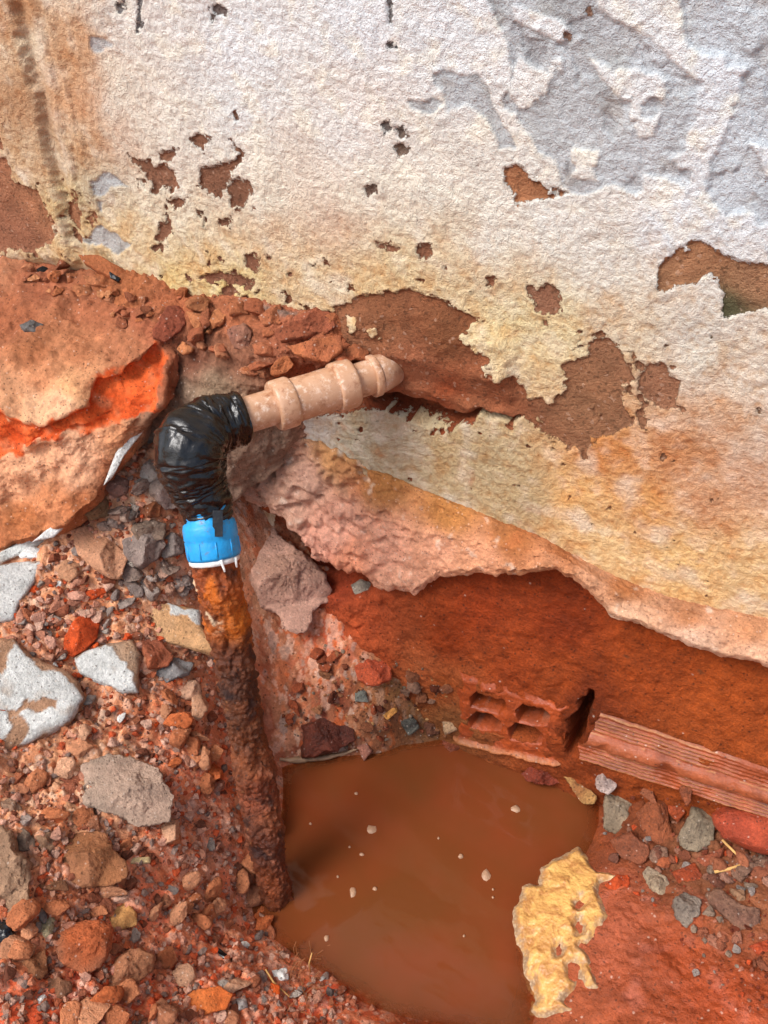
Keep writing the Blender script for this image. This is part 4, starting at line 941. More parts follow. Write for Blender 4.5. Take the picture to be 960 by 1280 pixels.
ROCKS = [
 ('mortar_chunk','tan sandy mortar chunk, larger of the two beside the white flakes','mortar chunk',A([(405,100),(460,75),(560,120),(640,170),(715,245),(690,300),(650,370),(600,360),(520,320),(440,250),(400,180)]),('#bd8a6a','#b27e5e'),dict(h=.55)),
 ('mortar_chunk','small squarish tan mortar chunk below the larger one','mortar chunk',A([(300,320),(360,250),(420,240),(470,280),(460,330),(380,390),(330,365)]),('#bd8a68','#b08060'),dict(h=.6)),
 ('brick_shard','thin pointed orange brick shard lying above the orange lump','brick shard',A([(420,435),(575,415),(590,435),(520,475),(440,495)]),ORG,dict(h=.5,rough=.4)),
 ('brick_chunk','orange brick lump beside the white painted flake','brick chunk',A([(345,780),(350,680),(400,600),(430,570),(480,575),(545,610),(530,690),(480,745),(400,800)]),ORG,dict(h=.7,rough=.5)),
 ('plaster_chunk','flat tan plaster chunk with a white painted corner beside the rusty pipe','plaster chunk',Bz([(395,250),(440,258),(520,280),(600,300),(605,350),(645,410),(650,437),(590,420),(500,390),(410,365)]),('#b98c60','#c0966c'),dict(h=.32,flat=7,rough=.4,facets=1,paint=(WHT,[Bz([(500,278),(605,298),(606,335),(590,335),(560,310),(500,300)])]))),
 ('plaster_flake','white painted plaster flake with grey mortar edge below the orange lump','plaster flake',Bz([(222,440),(290,405),(345,395),(400,385),(425,430),(418,545),(370,550),(300,520),(240,490)]),('#a58468','#94806e'),dict(h=.3,flat=6,rough=.5,facets=1,paint=(WHT,[Bz([(222,440),(290,405),(340,410),(390,470),(416,545),(370,550),(300,520),(240,490)])]))),
 ('plaster_slab','white painted plaster slab at the left edge under the paving block','plaster slab',Bz([(-60,170),(0,160),(140,145),(100,230),(60,290),(40,335),(-60,330)]),('#a08a78',),dict(h=.22,flat=8,rough=.4,facets=0,paint=(WHT,[Bz([(-80,150),(0,162),(136,148),(96,230),(56,290),(36,330),(-80,335)])]))),
 ('plaster_slab','large white painted plaster slab with brown bare patches at the left edge','plaster slab',Bz([(-60,385),(40,375),(100,435),(200,480),(245,515),(262,560),(215,640),(100,695),(0,735),(-60,740)]),('#a58064','#9a7458'),dict(h=.2,flat=8,rough=.6,facets=0,paint=(WHT,[Bz([(-80,470),(0,485),(20,440),(45,395),(90,440),(130,470),(215,505),(252,560),(200,640),(160,655),(110,680),(60,690),(95,650),(60,600),(170,590),(175,560),(90,560),(60,590),(10,590),(40,640),(0,710),(-80,720)])]))),
 ('plaster_flake','small white plaster flake under the edge of the paving block','plaster flake',Bz([(55,130),(90,100),(135,115),(120,140),(60,140)]),('#dddeda',),dict(h=.3,flat=5,rough=.4,facets=0)),
 ('plaster_flake','long white paint sliver along the right edge of the paving block','plaster flake',Gz([(310,785),(345,690),(400,610),(428,572),(432,620),(370,700),(338,760)]),('#d4d6d2','#c8c8c4'),dict(h=.25,flat=5,rough=.6,facets=0)),
 ('plaster_flake','white flake where the paving block meets the small stones','plaster flake',Gz([(95,955),(160,900),(190,888),(197,906),(165,940)]),('#dcdcd8',),dict(h=.25,flat=5,rough=.6,facets=0)),
 ('plaster_flake','white paint strip along the bottom left of the paving block','plaster flake',[(-30,702),(0,690),(45,668),(80,650),(84,662),(40,688),(0,706)],('#d4d6d0','#c4c0b6'),dict(h=.25,flat=5,rough=.6,facets=0)),
 ('mortar_lump','grey mortar lump touching the left side of the blue fitting','mortar lump',Bz([(370,90),(420,45),(480,60),(500,100),(470,150),(420,175),(375,140)]),('#8d7d74','#7f6e66'),dict(h=.7)),
 ('mortar_lump','dark grey mortar lump just left of the rusty pipe top','mortar lump',Bz([(470,95),(515,60),(560,85),(550,130),(490,142)]),('#857a72','#786c66'),dict(h=.7)),
 ('mortar_lump','grey mortar lump below the black tape elbow','mortar lump',Gz([(440,740),(500,700),(545,760),(560,850),(500,860),(450,820)]),('#8d7c70','#83716a'),dict(h=.7)),
 ('mortar_lump','pale grey stone left of the black tape elbow','stone',Gz([(420,730),(450,705),(490,720),(490,760),(450,778),(420,760)]),('#a39a90','#8f867c'),dict(h=.8)),
 ('stone','rounded brown grey stone under the white paint sliver','stone',Gz([(310,790),(350,755),(390,770),(385,810),(340,825)]),('#927264','#87685c'),dict(h=.8)),
 ('stone','brown stone on the rubble between paving block and blue fitting','stone',Gz([(430,845),(455,820),(485,835),(480,880),(440,882)]),('#8c5434','#7c4a30'),dict(h=.8)),
 ('stone','olive brown rounded stone at the foot of the paving block','stone',Gz([(240,860),(290,810),(335,835),(325,880),(270,890)]),('#8c6a4c','#7e6044'),dict(h=.7)),
 ('stone','flat grey brown stone just above the tan mortar chunk','stone',Gz([(400,880),(440,885),(500,900),(490,950),(420,960),(390,920)]),('#85705f','#7a675a'),dict(h=.7)),
 ('brick_chunk','soft brown brick piece between white flake and rusty pipe','brick chunk',Bz([(425,380),(480,385),(520,430),(510,470),(440,475),(420,430)]),('#a05a3c','#94543c'),dict(h=.6)),
 ('stone','blue grey ridged stone left of the rusty pipe','stone',Bz([(460,485),(520,440),(580,455),(565,490),(500,515)]),('#807c7a','#6f6c6a'),dict(h=.7)),
 ('mortar_lump','cluster of pale pink mortar beside the rusty pipe','mortar lump',Bz([(530,520),(570,500),(600,515),(605,560),(560,570),(535,550)]),('#c09478','#b48a70'),dict(h=.7)),
 ('mortar_lump','pinkish rough lump of concrete hanging right of the rusty pipe','concrete lump',[(302,640),(330,645),(352,675),(380,690),(398,712),(412,735),(410,755),(392,765),(385,790),(360,792),(345,770),(325,765),(312,735),(305,700)],('#c09480','#a8806c'),dict(h=.7,rough=2.6,facets=5)),
 ('clod','large rounded brown clod, biggest in the lower left','clod',Cz([(165,350),(190,310),(260,290),(320,300),(345,350),(385,380),(380,430),(330,455),(240,455),(190,420),(165,390)]),('#a06c4c','#96623f'),dict(h=.75)),
 ('clod','squarish brown clod with orange spot below the biggest clod','clod',Cz([(200,570),(280,555),(335,590),(335,640),(300,700),(250,725),(185,690),(170,650),(180,600)]),('#a06446','#b05c34'),dict(h=.75)),
 ('clod','pitted tan clod near the bottom edge left of the pool','clod',Cz([(330,690),(370,650),(420,635),(465,665),(460,710),(400,750),(345,780),(300,750),(310,715)]),('#a56e4e','#9a6848'),dict(h=.75,rough=1.4)),
 ('stone','angular yellow tan stone chip among the brown clods','stone',Cz([(320,540),(365,480),(410,530),(412,570),(350,588),(330,570)]),('#cf9a5e','#c08a52'),dict(h=.6,rough=.5)),
 ('brick_chunk','flat light orange brick chip near the bottom edge','brick chunk',Cz([(550,790),(580,765),(660,750),(700,775),(680,820),(600,845),(560,830)]),('#cc7038','#c4642e'),dict(h=.4,rough=.6)),
 ('clod','wedge shaped brown clod near the lower left corner','clod',Cz([(45,690),(135,640),(145,710),(120,735),(60,725)]),('#94603f','#8a5a3c'),dict(h=.6)),
 ('stone','oval brown stone below the wedge shaped clod','stone',Cz([(130,740),(160,715),(215,740),(220,770),(180,790),(140,770)]),('#8c6046','#80563e'),dict(h=.7)),
 ('mortar_lump','big grey tan gravelly mortar lump cut by the left edge','mortar lump',Cz([(-60,260),(0,265),(45,290),(60,350),(110,380),(90,440),(90,520),(0,545),(-60,540)]),('#9a7a60','#8f7058'),dict(h=.5,rough=1.4)),
 ('stone','small rounded tan stone above the biggest clod','stone',Cz([(105,300),(150,285),(175,320),(150,350),(115,335)]),('#96745a','#8c6a50'),dict(h=.8)),
 ('stone','grey angular stone between the mortar lump and the biggest clod','stone',Cz([(45,290),(70,275),(105,310),(110,345),(55,345)]),('#85705e','#7a6656'),dict(h=.7)),
 ('stone','thin brown stone tucked under the biggest clod','stone',Cz([(100,420),(200,435),(210,465),(120,462)]),('#865a3e','#7c5238'),dict(h=.5)),
 ('clod','reddish brown clod beside the pale mortar patch','clod',Cz([(160,135),(235,110),(255,170),(230,200),(170,190)]),('#9a5a40','#8c503a'),dict(h=.5)),
 ('mortar_lump','pale greyish patch of gravelly mortar left of the rusty pipe','mortar lump',Cz([(240,90),(330,50),(400,70),(480,100),(520,180),(510,260),(400,270),(340,240),(260,210)]),('#b09480','#a08a78'),dict(h=.28,rough=1.8,flat=3)),
 ('stone','pale greenish white stone beside the squarish clod','stone',Cz([(115,580),(140,535),(165,550),(160,590),(130,630)]),('#b8aa84','#a89a78'),dict(h=.7)),
 ('stone','grey tan stone at the left edge above the mortar lump','stone',Cz([(0,200),(40,180),(70,220),(50,250),(10,240)]),('#9a7a62','#8a6c58'),dict(h=.7)),
 ('plaster_flake','small white plaster crumb by the pool beside the dry roots','plaster flake',Cz([(815,705),(860,695),(868,730),(830,745)]),('#dcdad4',),dict(h=.6,rough=.8)),
 ('stone','small grey brown stone next to the white crumb by the pool','stone',Cz([(755,715),(790,700),(805,735),(780,750)]),('#857066','#78645a'),dict(h=.7)),
 ('brick_shard','small bright orange brick sliver below the white crumb','brick shard',Cz([(812,740),(840,750),(838,785),(815,785)]),('#d25a20',),dict(h=.6,rough=.5)),
 ('stone','small pale grey stone at the bottom edge right of the orange chip','stone',Cz([(710,790),(735,780),(745,815),(715,825)]),('#a8a09a','#948c86'),dict(h=.7)),
 ('plastic_scrap','small black plastic scrap lying on pink earth','plastic scrap',Cz([(640,645),(655,635),(705,675),(695,692)]),('#0c0c0e',),dict(h=.35,rough=.3,mat='tape')),
 ('plastic_scrap','black plastic scrap cut by the left edge','plastic scrap',Cz([(-20,550),(25,550),(45,600),(30,630),(-20,620)]),('#0c0c0e',),dict(h=.4,rough=.6,mat='tape')),
 ('wood_chip','small cream straight wood chip on red earth','wood chip',Cz([(385,365),(452,362),(452,382),(390,385)]),('#dcc08c',),dict(h=.4,rough=.2,flat=6,facets=0)),
 ('clod','crusted clod leaning on the lower rusty pipe','clod',Cz([(680,240),(700,170),(760,170),(800,220),(790,270),(730,270)]),('#a86e58','#9a5c44'),dict(h=.5,rough=1.4)),
 ('stone','thin grey flake stuck to the lower rusty pipe','stone',Cz([(735,245),(790,240),(820,285),(800,298),(750,270)]),('#94887a','#857868'),dict(h=.5)),
 ('stone','pale grey stone at the right shore below the brick gap','stone',Dz([(440,370),(460,330),(500,345),(510,395),(480,420),(445,400)]),('#aa968c','#9c847a'),dict(h=.8,mat='wet')),
 ('stone','pitted grey stone directly below the pale one at the right shore','stone',Dz([(470,450),(490,395),(540,395),(558,440),(545,510),(500,540),(470,520)]),('#8a7862','#786854'),dict(h=.8,rough=1.5,mat='wet')),
 ('stone','flat brown stone standing between the two grey stones','stone',Dz([(565,470),(610,430),(655,440),(665,490),(680,570),(640,575),(600,550),(575,510)]),('#8c4c2c','#7f4428'),dict(h=.6,mat='wet')),
 ('stone','wide brown angular stone above the yellow foam','stone',Dz([(480,555),(550,525),(605,570),(610,600),(580,630),(520,605)]),('#8c4e32','#7e4830'),dict(h=.6,mat='wet')),
 ('stone','tall grey wedge stone below the ribbed brick','stone',Dz([(690,530),(720,480),(740,410),(775,405),(780,450),(800,510),(790,570),(740,595),(690,570)]),('#8a7a64','#766854'),dict(h=.8,mat='wet')),
 ('brick_shard','dark orange tile shard leaning left of the tall grey wedge','brick shard',Dz([(655,430),(690,405),(715,470),(690,500),(660,470)]),('#94401c','#8a3c1c'),dict(h=.5,rough=.4,mat='wet')),
 ('clay_lump','smooth rounded red orange clay lump cut by the right edge','clay lump',Dz([(790,470),(830,445),(900,450),(1000,470),(1060,520),(1050,610),(940,590),(880,570),(820,540),(795,500)]),('#a8482c','#9a4028'),dict(h=.9,rough=.5,facets=0,mat='wet')),
 ('brick_shard','bright orange brick crumb at the top of the yellow foam','brick shard',Dz([(470,690),(500,660),(545,655),(548,690),(500,705)]),('#b84a22',),dict(h=.6,rough=1.2)),
 ('brick_shard','dark red square tile shard on the right mud bank','brick shard',Dz([(670,650),(740,620),(765,660),(750,690),(690,685)]),('#94401e','#8a3a1c'),dict(h=.35,rough=.3,mat='wet')),
 ('stone','speckled grey stone on the mud right of the foam','stone',Dz([(580,650),(600,630),(665,670),(668,705),(640,730),(600,700)]),('#94806a','#a08c72'),dict(h=.7,mat='wet')),
 ('stone','lumpy blue grey stone lower right on the mud','stone',Dz([(670,740),(705,705),(760,735),(755,780),(715,818),(680,790)]),('#86786a','#74685c'),dict(h=.8,rough=1.5,mat='wet')),
 ('clod','large grey brown muddy clod below the orange clay lump','clod',Dz([(770,710),(820,700),(880,750),(940,760),(945,830),(890,850),(850,800),(775,740)]),('#7f5c48','#745040'),dict(h=.5,rough=1.5,mat='wet')),
 ('stone','brown triangular stone below the tall grey wedge','stone',Dz([(740,610),(835,570),(820,610),(770,635)]),('#8c4a30',),dict(h=.5,mat='wet')),
 ('brick_shard','orange brick shard half buried at the right edge','brick shard',Dz([(900,870),(960,850),(975,880),(930,900)]),('#a84422',),dict(h=.5,mat='wet')),
 ('stone','upright brown stone against the ribbed brick','stone',Dz([(690,400),(700,370),(735,370),(730,440),(715,455)]),('#804428','#743c24'),dict(h=.6,mat='wet')),
 ('stone','small tan stone on the grey brown muddy clod','stone',Dz([(845,700),(890,700),(895,735),(860,745)]),('#a07a5c',),dict(h=.6,mat='wet')),
 ('clod','red clay clod sticking out of the bank below the ledge','clod',Ez([(160,380),(220,350),(280,380),(280,430),(220,455),(165,430)]),('#b04e2c','#a44628'),dict(h=.6,mat='wet')),
 ('stone','grey slate stone embedded in the bank above the pool','stone',Ez([(155,450),(195,450),(205,500),(160,500)]),('#6c6c62','#5e6058'),dict(h=.6,mat='wet')),
 ('clod','dark wet clod along the back shore beside the rusty pipe','clod',Ez([(-10,575),(60,540),(140,550),(165,620),(100,655),(-10,680)]),('#5c2818','#4a2014'),dict(h=.6,rough=1.6,mat='wet')),
 ('clod','wet red clod in the water below the hollow brick','clod',Ez([(390,650),(440,610),(540,615),(545,690),(480,705),(410,660)]),('#804028','#74341e'),dict(h=.6,rough=1.6,mat='wet')),
 ('stone','pinkish wet stone at the back shore next to the dark clod','stone',Ez([(160,625),(190,608),(218,660),(190,688)]),('#94604e',),dict(h=.6,mat='wet')),
 ('stone','small yellow tan chip in the bank above the pool','stone',Ez([(248,540),(288,503),(296,530),(262,558)]),('#c88a44',),dict(h=.5,rough=.4,mat='wet')),
 ('stone','dark grey stone in the bank left of the hollow brick','stone',Ez([(300,560),(340,540),(370,580),(330,605)]),('#4e4c44','#403e38'),dict(h=.6,mat='wet')),
 ('stone','dark brown stone wedged at the back waterline','stone',Ez([(370,560),(410,545),(430,600),(390,610)]),('#5a3422',),dict(h=.6,mat='wet')),
 ('stone','pale crumb of stone on the bank above the back shore','stone',Ez([(430,545),(480,540),(490,590),(445,605)]),('#a08060','#8c7054'),dict(h=.5,rough=1.3,mat='wet')),
 ('stone','grey stone in the crevice under the broken ledge end','stone',Ez([(145,130),(180,115),(220,125),(210,150),(160,160)]),('#857a6c','#70665a'),dict(h=.6,mat='wet')),
 ('clod','crumbly wet red clod at the shore right of the hollow brick','clod',Ez([(680,725),(720,688),(800,682),(840,745),(760,765),(700,750)]),('#7c3420','#702c18'),dict(h=.6,rough=1.7,mat='wet')),
 ('clod','wet red clod half sunk at the right shore','clod',Dz([(370,440),(420,420),(460,450),(450,500),(400,490)]),('#7c3018','#702a14'),dict(h=.4,rough=1.5,mat='wet')),
 ('clod','flat light brown clod lying on top of the tan coupling','clod',Fz([(565,300),(640,285),(790,255),(800,310),(740,365),(650,350),(600,330)]),('#ac6640','#a05c3c'),dict(h=.55)),
 ('clod','dark brown clod just above the one on the coupling','clod',Fz([(525,240),(600,200),(690,150),(760,180),(775,225),(740,250),(600,275),(545,280)]),('#96543a','#8c4e34'),dict(h=.6)),
 ('clod','brown clod under the plaster edge left of the pipe coupling','clod',Fz([(460,180),(510,140),(550,130),(555,210),(480,215)]),('#a0603f',),dict(h=.6)),
 ('clod','brown clod against the wall socket of the tan pipe','clod',Fz([(790,320),(840,290),(900,320),(895,355),(800,350)]),('#a05e3c',),dict(h=.6)),
 ('clod','dark red brown clod at the corner of the paving block','clod',Fz([(35,230),(90,140),(140,135),(190,165),(160,240),(80,285),(35,265)]),('#8c4a34','#7e422e'),dict(h=.5)),
 ('clod','low brown clod left of the flat clod on the coupling','clod',Fz([(430,290),(520,270),(560,310),(520,340),(440,330)]),('#a46242','#985a3c'),dict(h=.6)),
 ('clod','small clod below the cream plaster edge','clod',Fz([(330,110),(400,120),(420,170),(340,180)]),('#a0603e','#965838'),dict(h=.6)),
 ('clod','tiny brown clod under the plaster edge above the dark clod','clod',Fz([(615,165),(650,150),(662,200),(600,212)]),('#a46444',),dict(h=.6)),
 ('clod','tiny clod wedged between two brown clods near the coupling','clod',Fz([(470,222),(525,215),(530,250),(475,260)]),('#9c5c3c',),dict(h=.6)),
 ('clod','rough grey brown clod behind the tape elbow','clod',Fz([(330,230),(400,200),(440,240),(420,320),(350,310)]),('#9c6c54','#906250'),dict(h=.5,rough=1.4)),
 ('brick_fragment','flat brown plank shaped fragment on top of the paving block','brick fragment',Gz([(235,95),(290,95),(420,165),(440,185),(400,198),(330,168),(250,118)]),('#a8643e','#9c5c38'),dict(h=.4,rough=.5)),
 ('clod','small brown crumb in front of the plank shaped fragment','clod',Gz([(250,155),(330,162),(322,192),(262,182)]),('#a86a46',),dict(h=.6)),
 ('clod','rounded brown crumb, largest of three on the paving block','clod',Gz([(215,190),(270,180),(285,215),(220,228)]),('#a66844',),dict(h=.7)),
 ('clod','smallest brown crumb of three on the paving block','clod',Gz([(198,150),(240,146),(238,176),(204,180)]),('#a06240',),dict(h=.7)),
 ('plastic_scrap','black flake under the plank shaped fragment','plastic scrap',Gz([(328,143),(366,163),(356,177),(330,162)]),('#141416',),dict(h=.4,mat='tape')),
 ('stone','black pebble on top of the paving block','stone',Gz([(108,136),(135,128),(150,140),(122,152)]),('#1c1a1a',),dict(h=.7)),
 ('stone','dark grey stone on top of the paving block','stone',Gz([(58,305),(95,288),(135,303),(105,326),(70,322)]),('#5c5856','#6e6a66'),dict(h=.6)),
 ('plaster_flake','tiny white flake at the left edge on the paving block','plaster flake',Gz([(-6,85),(18,82),(28,95),(8,106),(-6,104)]),('#d8d4cc',),dict(h=.5)),
]
for nm, lb, ct, poly, colr, kw in ROCKS:
    kw = dict(kw); mt = kw.pop('mat', None)
    rock(nm, lb, ct, poly, colr, mat={'tape': M_TAPE, 'wet': M_STONEWET, None: M_STONE}[mt], seed=len(lb) * 131 + len(nm) + int(poly[0][0] * 7 + poly[0][1]), **kw)

# ------------------------------------------------------------------ yellow foam
M_FOAM, t_, b_ = nt('yellow_foam'); q = NB(t_); co = q.n('ShaderNodeTexCoord').outputs['Object']
v = q.vor(420, co); v2 = q.noise(110, 4, 0.65, co)
e = q.math('ADD', q.attr('edge').outputs['Fac'], q.mr(v2, 0.3, 0.7, -7, 7))
ce = q.mixc(q.mr(v.outputs['Distance'], 0.15, 0.6, 0, 1), lin('#b39a7c'), lin('#94785c'))
sw = q.n('ShaderNodeTexNoise'); sw.inputs['Scale'].default_value = 55; sw.inputs['Detail'].default_value = 4; sw.inputs['Distortion'].default_value = 2.2; q.link(co, sw.inputs['Vector'])
cy = q.mixc(q.mr(sw.outputs['Fac'], 0.38, 0.62, 0, 1), lin('#d6a860'), lin('#ae7a44'))
q.link(q.mixc(q.mr(e, -1, 8, 0, 1), ce, cy), b_.inputs['Base Color']); b_.inputs['Roughness'].default_value = 0.4
b_.inputs['Specular IOR Level'].default_value = 0.4
bp = q.n('ShaderNodeBump'); bp.inputs['Distance'].default_value = 0.0004; q.link(q.math('ADD', v.outputs['Distance'], q.math('MULTIPLY', v2, 2.0)), bp.inputs['Height']); q.link(bp.outputs[0], b_.inputs['Normal'])
FOAM = Z(600, 1040, 4.8, [(215,470),(230,430),(265,400),(275,330),(310,305),(360,305),(365,230),(420,190),(480,140),(550,110),(600,105),(640,140),(665,190),(700,235),(760,240),(830,235),(845,260),(760,290),(700,310),(690,350),(720,420),(765,500),(740,550),(690,590),(620,650),(585,690),(640,740),(720,920),(640,930),(600,860),(560,930),(500,1000),(550,1060),(500,1075),(400,1080),(345,1100),(310,1075),(340,1000),(320,900),(280,850),(255,790),(260,740),(225,660),(235,600),(215,540)])
FHOLE = [Z(600, 1040, 4.8, g) for g in ([(572,420),(600,398),(618,425),(600,455),(575,450)], [(575,555),(600,525),(620,560),(615,600),(585,612)], [(460,690),(480,670),(498,700),(485,735),(458,740)], [(530,790),(570,765),(610,800),(600,880),(570,900),(535,860)])]
def build_foam():
    pp = np.array(FOAM); xs = np.arange(pp[:, 0].min() - 6, pp[:, 0].max() + 6, 1.0); ys = np.arange(pp[:, 1].min() - 6, pp[:, 1].max() + 6, 1.0)
    c = at_z(700, 1160, 0.003); a = [at_z(*p, 0.003) for p in FOAM]
    lo = np.min(a, 0) - .004; hi = np.max(a, 0) + .004
    gx = np.arange(lo[0], hi[0], 0.0009); gy = np.arange(lo[1], hi[1], 0.0009)
    X, Y = np.meshgrid(gx, gy); P = np.stack([X.ravel(), Y.ravel(), np.full(X.size, .003)], 1)
    gz = ground_z(P[:, :2]); P[:, 2] = np.maximum(gz + 0.0005, 0.0) + .003
    px, py = proj(P); Qn = P * np.array([1, 1, 0])
    s = sdist(px + fbm(Qn, 45, 3, 131) * 9, py + fbm(Qn, 45, 3, 132) * 9, FOAM, 30)
    for g in FHOLE: s = np.minimum(s, -sdist(px + fbm(Qn, 120, 2, 133) * 3, py, g, 30))
    P[:, 2] += 0.0045 * np.clip(s / 7, -1, 1) ** 1 * (s > -6) - 0.002 + np.maximum(0, fbm(Qn, 70, 3, 134)) * .004 * sst(0, 8, s) + fbm(Qn, 200, 2, 135) * .0008
    F = grid_faces(len(gx), len(gy)); F = F[(s[F] > -5).all(axis=1)]
    used = np.unique(F); mp = np.zeros(len(P), int); mp[used] = np.arange(len(used))
    me = raw_mesh('foam', P[used], mp[F]); set_f(me, s[used], 'edge'); return me
tag(add_obj('foam_patch', build_foam(), M_FOAM), 'yellow scum of foam with grey bubbly rim on the right shore', 'foam')
def blob(name, label, cat, group, poly, z, th, mat):
    P = np.array([at_z(x, y, z) for x, y in poly]); c = P.mean(0); n = len(P)
    V = [tuple(c + [0, 0, th])] + [tuple(c + (p - c) * .7 + [0, 0, th * .8]) for p in P] + [tuple(p - [0, 0, .0008]) for p in P]
    F = [(0, 1 + i, 1 + (i + 1) % n) for i in range(n)] + [(1 + i, 1 + n + i, 1 + n + (i + 1) % n, 1 + (i + 1) % n) for i in range(n)]
    me = bpy.data.meshes.new(name); me.from_pydata(V, [], F); me.polygons.foreach_set('use_smooth', [True] * len(F)); me.update()
    return tag(add_obj(name, me, mat), label, cat, group)
M_SCUM = plain('pale_scum', '#a88468', 0.4, 0.4, 0.15, (600, 0.0006), 400)
for cx, cy, rx, ry in ((464,1037,9,7),(452,1068,4,3),(441,1115,5,9),(469,1111,4,3),(607,1094,8,9),(576,1070,4,4),(645,1011,7,6),(408,1173,4,6),(437,1059,2,2),(445,992,3,2),(616,1112,2,2),(616,1122,2,2),(580,1170,2,2),(422,1096,2,2),(388,1030,2,2),(548,1048,2,2)):
    k = 9 if rx > 2 else 6
    poly = [(cx + rx * math.cos(a) * random.uniform(.7, 1.15), cy + ry * math.sin(a) * random.uniform(.7, 1.15)) for a in [2 * math.pi * i / k for i in range(k)]]
    blob('foam_speck', 'small pale fleck of scum floating on the brown water', 'foam', 'flecks of scum on the pool', poly, 0.0, 0.0012, M_SCUM)
# streak of yellow scum beside the brick gap
def ribbon(name, label, cat, pts, w, mat):
    P = [hit(x, y)[0] + np.array([0, -0.002, 0.002]) for x, y in pts]
    me, _ = tube(name, P, w, 20, lambda P, S, TH: fbm(P, 120, 3, 141) * 0.002, dense=40, smooth=2); return tag(add_obj(name, me, mat), label, cat)
rock('foam_streak', 'narrow tan scum streak running down from the brick gap', 'foam', [(692,956),(705,956),(717,964),(723,977),(736,984),(747,996),(744,1007),(729,1005),(717,991),(707,973),(697,966)], ('#a87c48', '#8c5c34'), h=.3, mat=M_STONEWET, seed=77)
ribbon('foam_streak', 'cream scum line along the back waterline beside the rusty pipe', 'foam', [(350,948),(372,950),(400,948),(430,942),(450,935)], [.0015, .003, .002, .002, .001], plain('cream_scum', '#94765a', 0.45, 0.4, 0.3, (300, 0.001), 150))

# ------------------------------------------------------------------ straws and roots
M_STRAW = plain('dry_straw', '#c89c60', 0.7, 0.2, 0.2)
for lb, pts, r in (('thin upright dry straw at the pool edge', [(388,1216),(391,1195),(393,1168)], .0007), ('short dry straw pointing at the right clay lump', [(903,1050),(917,1064),(930,1077)], .0011),
                   ('dry straw lying flat below the right clay lump', [(893,1090),(912,1086),(931,1079)], .0013), ('thin red root near the white crumb by the pool', [(332,1212),(342,1228),(362,1246)], .0008)):
    P = [hit(x, y)[0] for x, y in pts]; 
    if 'upright' in lb: P = [hit(*pts[0])[0] + np.array([0, 0, k]) * 1.0 for k in (0, .018, .036)]; P[2] += CR * .003
    else: P = [p + (CAM - p) / np.linalg.norm(CAM - p) * 0.006 for p in P]
    me, _ = tube('straw', P, [r, r, r * .6], 8); tag(add_obj('straw', me, M_STRAW), lb, 'straw')
def build_roots():
    V, F = [], []
    for k in range(60):
        x, y = random.uniform(355, 405), random.uniform(1185, 1268); p = hit(x, y)[0]
        d = np.array([random.uniform(-1, 1), random.uniform(-1, 1), random.uniform(.2, 1.2)]); d /= np.linalg.norm(d)
        L = random.uniform(.006, .02); s = np.cross(d, CF); s = s / np.linalg.norm(s) * 0.0004; u = np.cross(d, s)
        b = len(V); e = p + d * L + np.array([random.uniform(-1, 1), random.uniform(-1, 1), 0]) * .003; 
        for c in (p, (p + e) / 2 + s * 4, e): V.extend([c + s, c - s * .5 + u * .8, c - s * .5 - u * .8])
        for j in (0, 3):
            for i in range(3): F.append((b + j + i, b + j + (i + 1) % 3, b + j + 3 + (i + 1) % 3, b + j + 3 + i))
    me = bpy.data.meshes.new('roots'); me.from_pydata([tuple(v) for v in V], [], F); return me
tag(add_obj('dry_roots', build_roots(), plain('roots', '#7a4a2c', 0.8, 0.2, 0.3)), 'tangle of fine dry rootlets at the lower pool edge', 'roots', kind='stuff')

# ------------------------------------------------------------------ loose pebbles: countable ones, then gravel
def peb_mesh(seed, sub=2):
    import bmesh
    r = np.random.default_rng(seed); bm = bmesh.new(); bmesh.ops.create_icosphere(bm, subdivisions=sub, radius=1.0)
    V = np.array([v.co[:] for v in bm.verts]); pl = r.normal(size=(9, 3)); pl /= np.linalg.norm(pl, axis=1)[:, None]
    for n in pl:
        d = V @ n; lim = r.uniform(.35, .75); V = np.where((d > lim)[:, None], V - n * (d - lim)[:, None], V)
    V *= np.array([1, r.uniform(.65, .95), r.uniform(.5, .8)]); V += (V / np.linalg.norm(V, axis=1)[:, None]) * (fbm(V, 1.7, 2, seed) * .14 + (fbm(V, 4.5, 3, seed + 1) * .11 if sub > 2 else 0))[:, None]
    for v, c in zip(bm.verts, V): v.co = c
    me = bpy.data.meshes.new('pebble'); bm.to_mesh(me); bm.free(); me.materials.append(M_PEB)
    me.polygons.foreach_set('use_smooth', [False] * len(me.polygons))
    return me, V
PM = [peb_mesh(k)[0] for k in range(10)]
LEFT = [(175,560),(215,600),(240,720),(262,800),(282,880),(300,960),(310,1040),(318,1120),(345,1180),(420,1225),(470,1262),(430,1280),(0,1280),(0,830),(40,700),(100,660),(150,600)]
RIGHT = [(760,975),(960,1020),(960,1280),(880,1240),(840,1150),(780,1110),(750,1060)]
BACK = [(390,800),(520,830),(570,860),(570,920),(500,925),(440,940),(380,930),(350,900)]
def inside(x, y, poly): return sdist(np.array([x]), np.array([y]), poly, 500)[0] > 0
CLS = {'pink': (['#bd8a74', '#b27c64', '#a87058', '#c49a84'], 'small pinkish tan mortar pebble on the left rubble slope', 'tan pebbles on the left slope'),
       'grey': (['#94847a', '#84746a', '#a09488', '#70645c'], 'small grey pebble on the left rubble slope', 'grey pebbles on the left slope'),
       'brown': (['#8a5038', '#7c452e', '#9a5a3c', '#6a3c2a'], 'small brown earth crumb on the left rubble slope', 'brown crumbs on the left slope'),
       'orange': (['#cc4f20', '#d65c28', '#b8441c'], 'small bright orange brick crumb on the left rubble slope', 'orange crumbs on the left slope'),
       'white': (['#d8d4cc', '#cfc8bc'], 'tiny white plaster crumb on the left rubble slope', 'white crumbs on the left slope')}
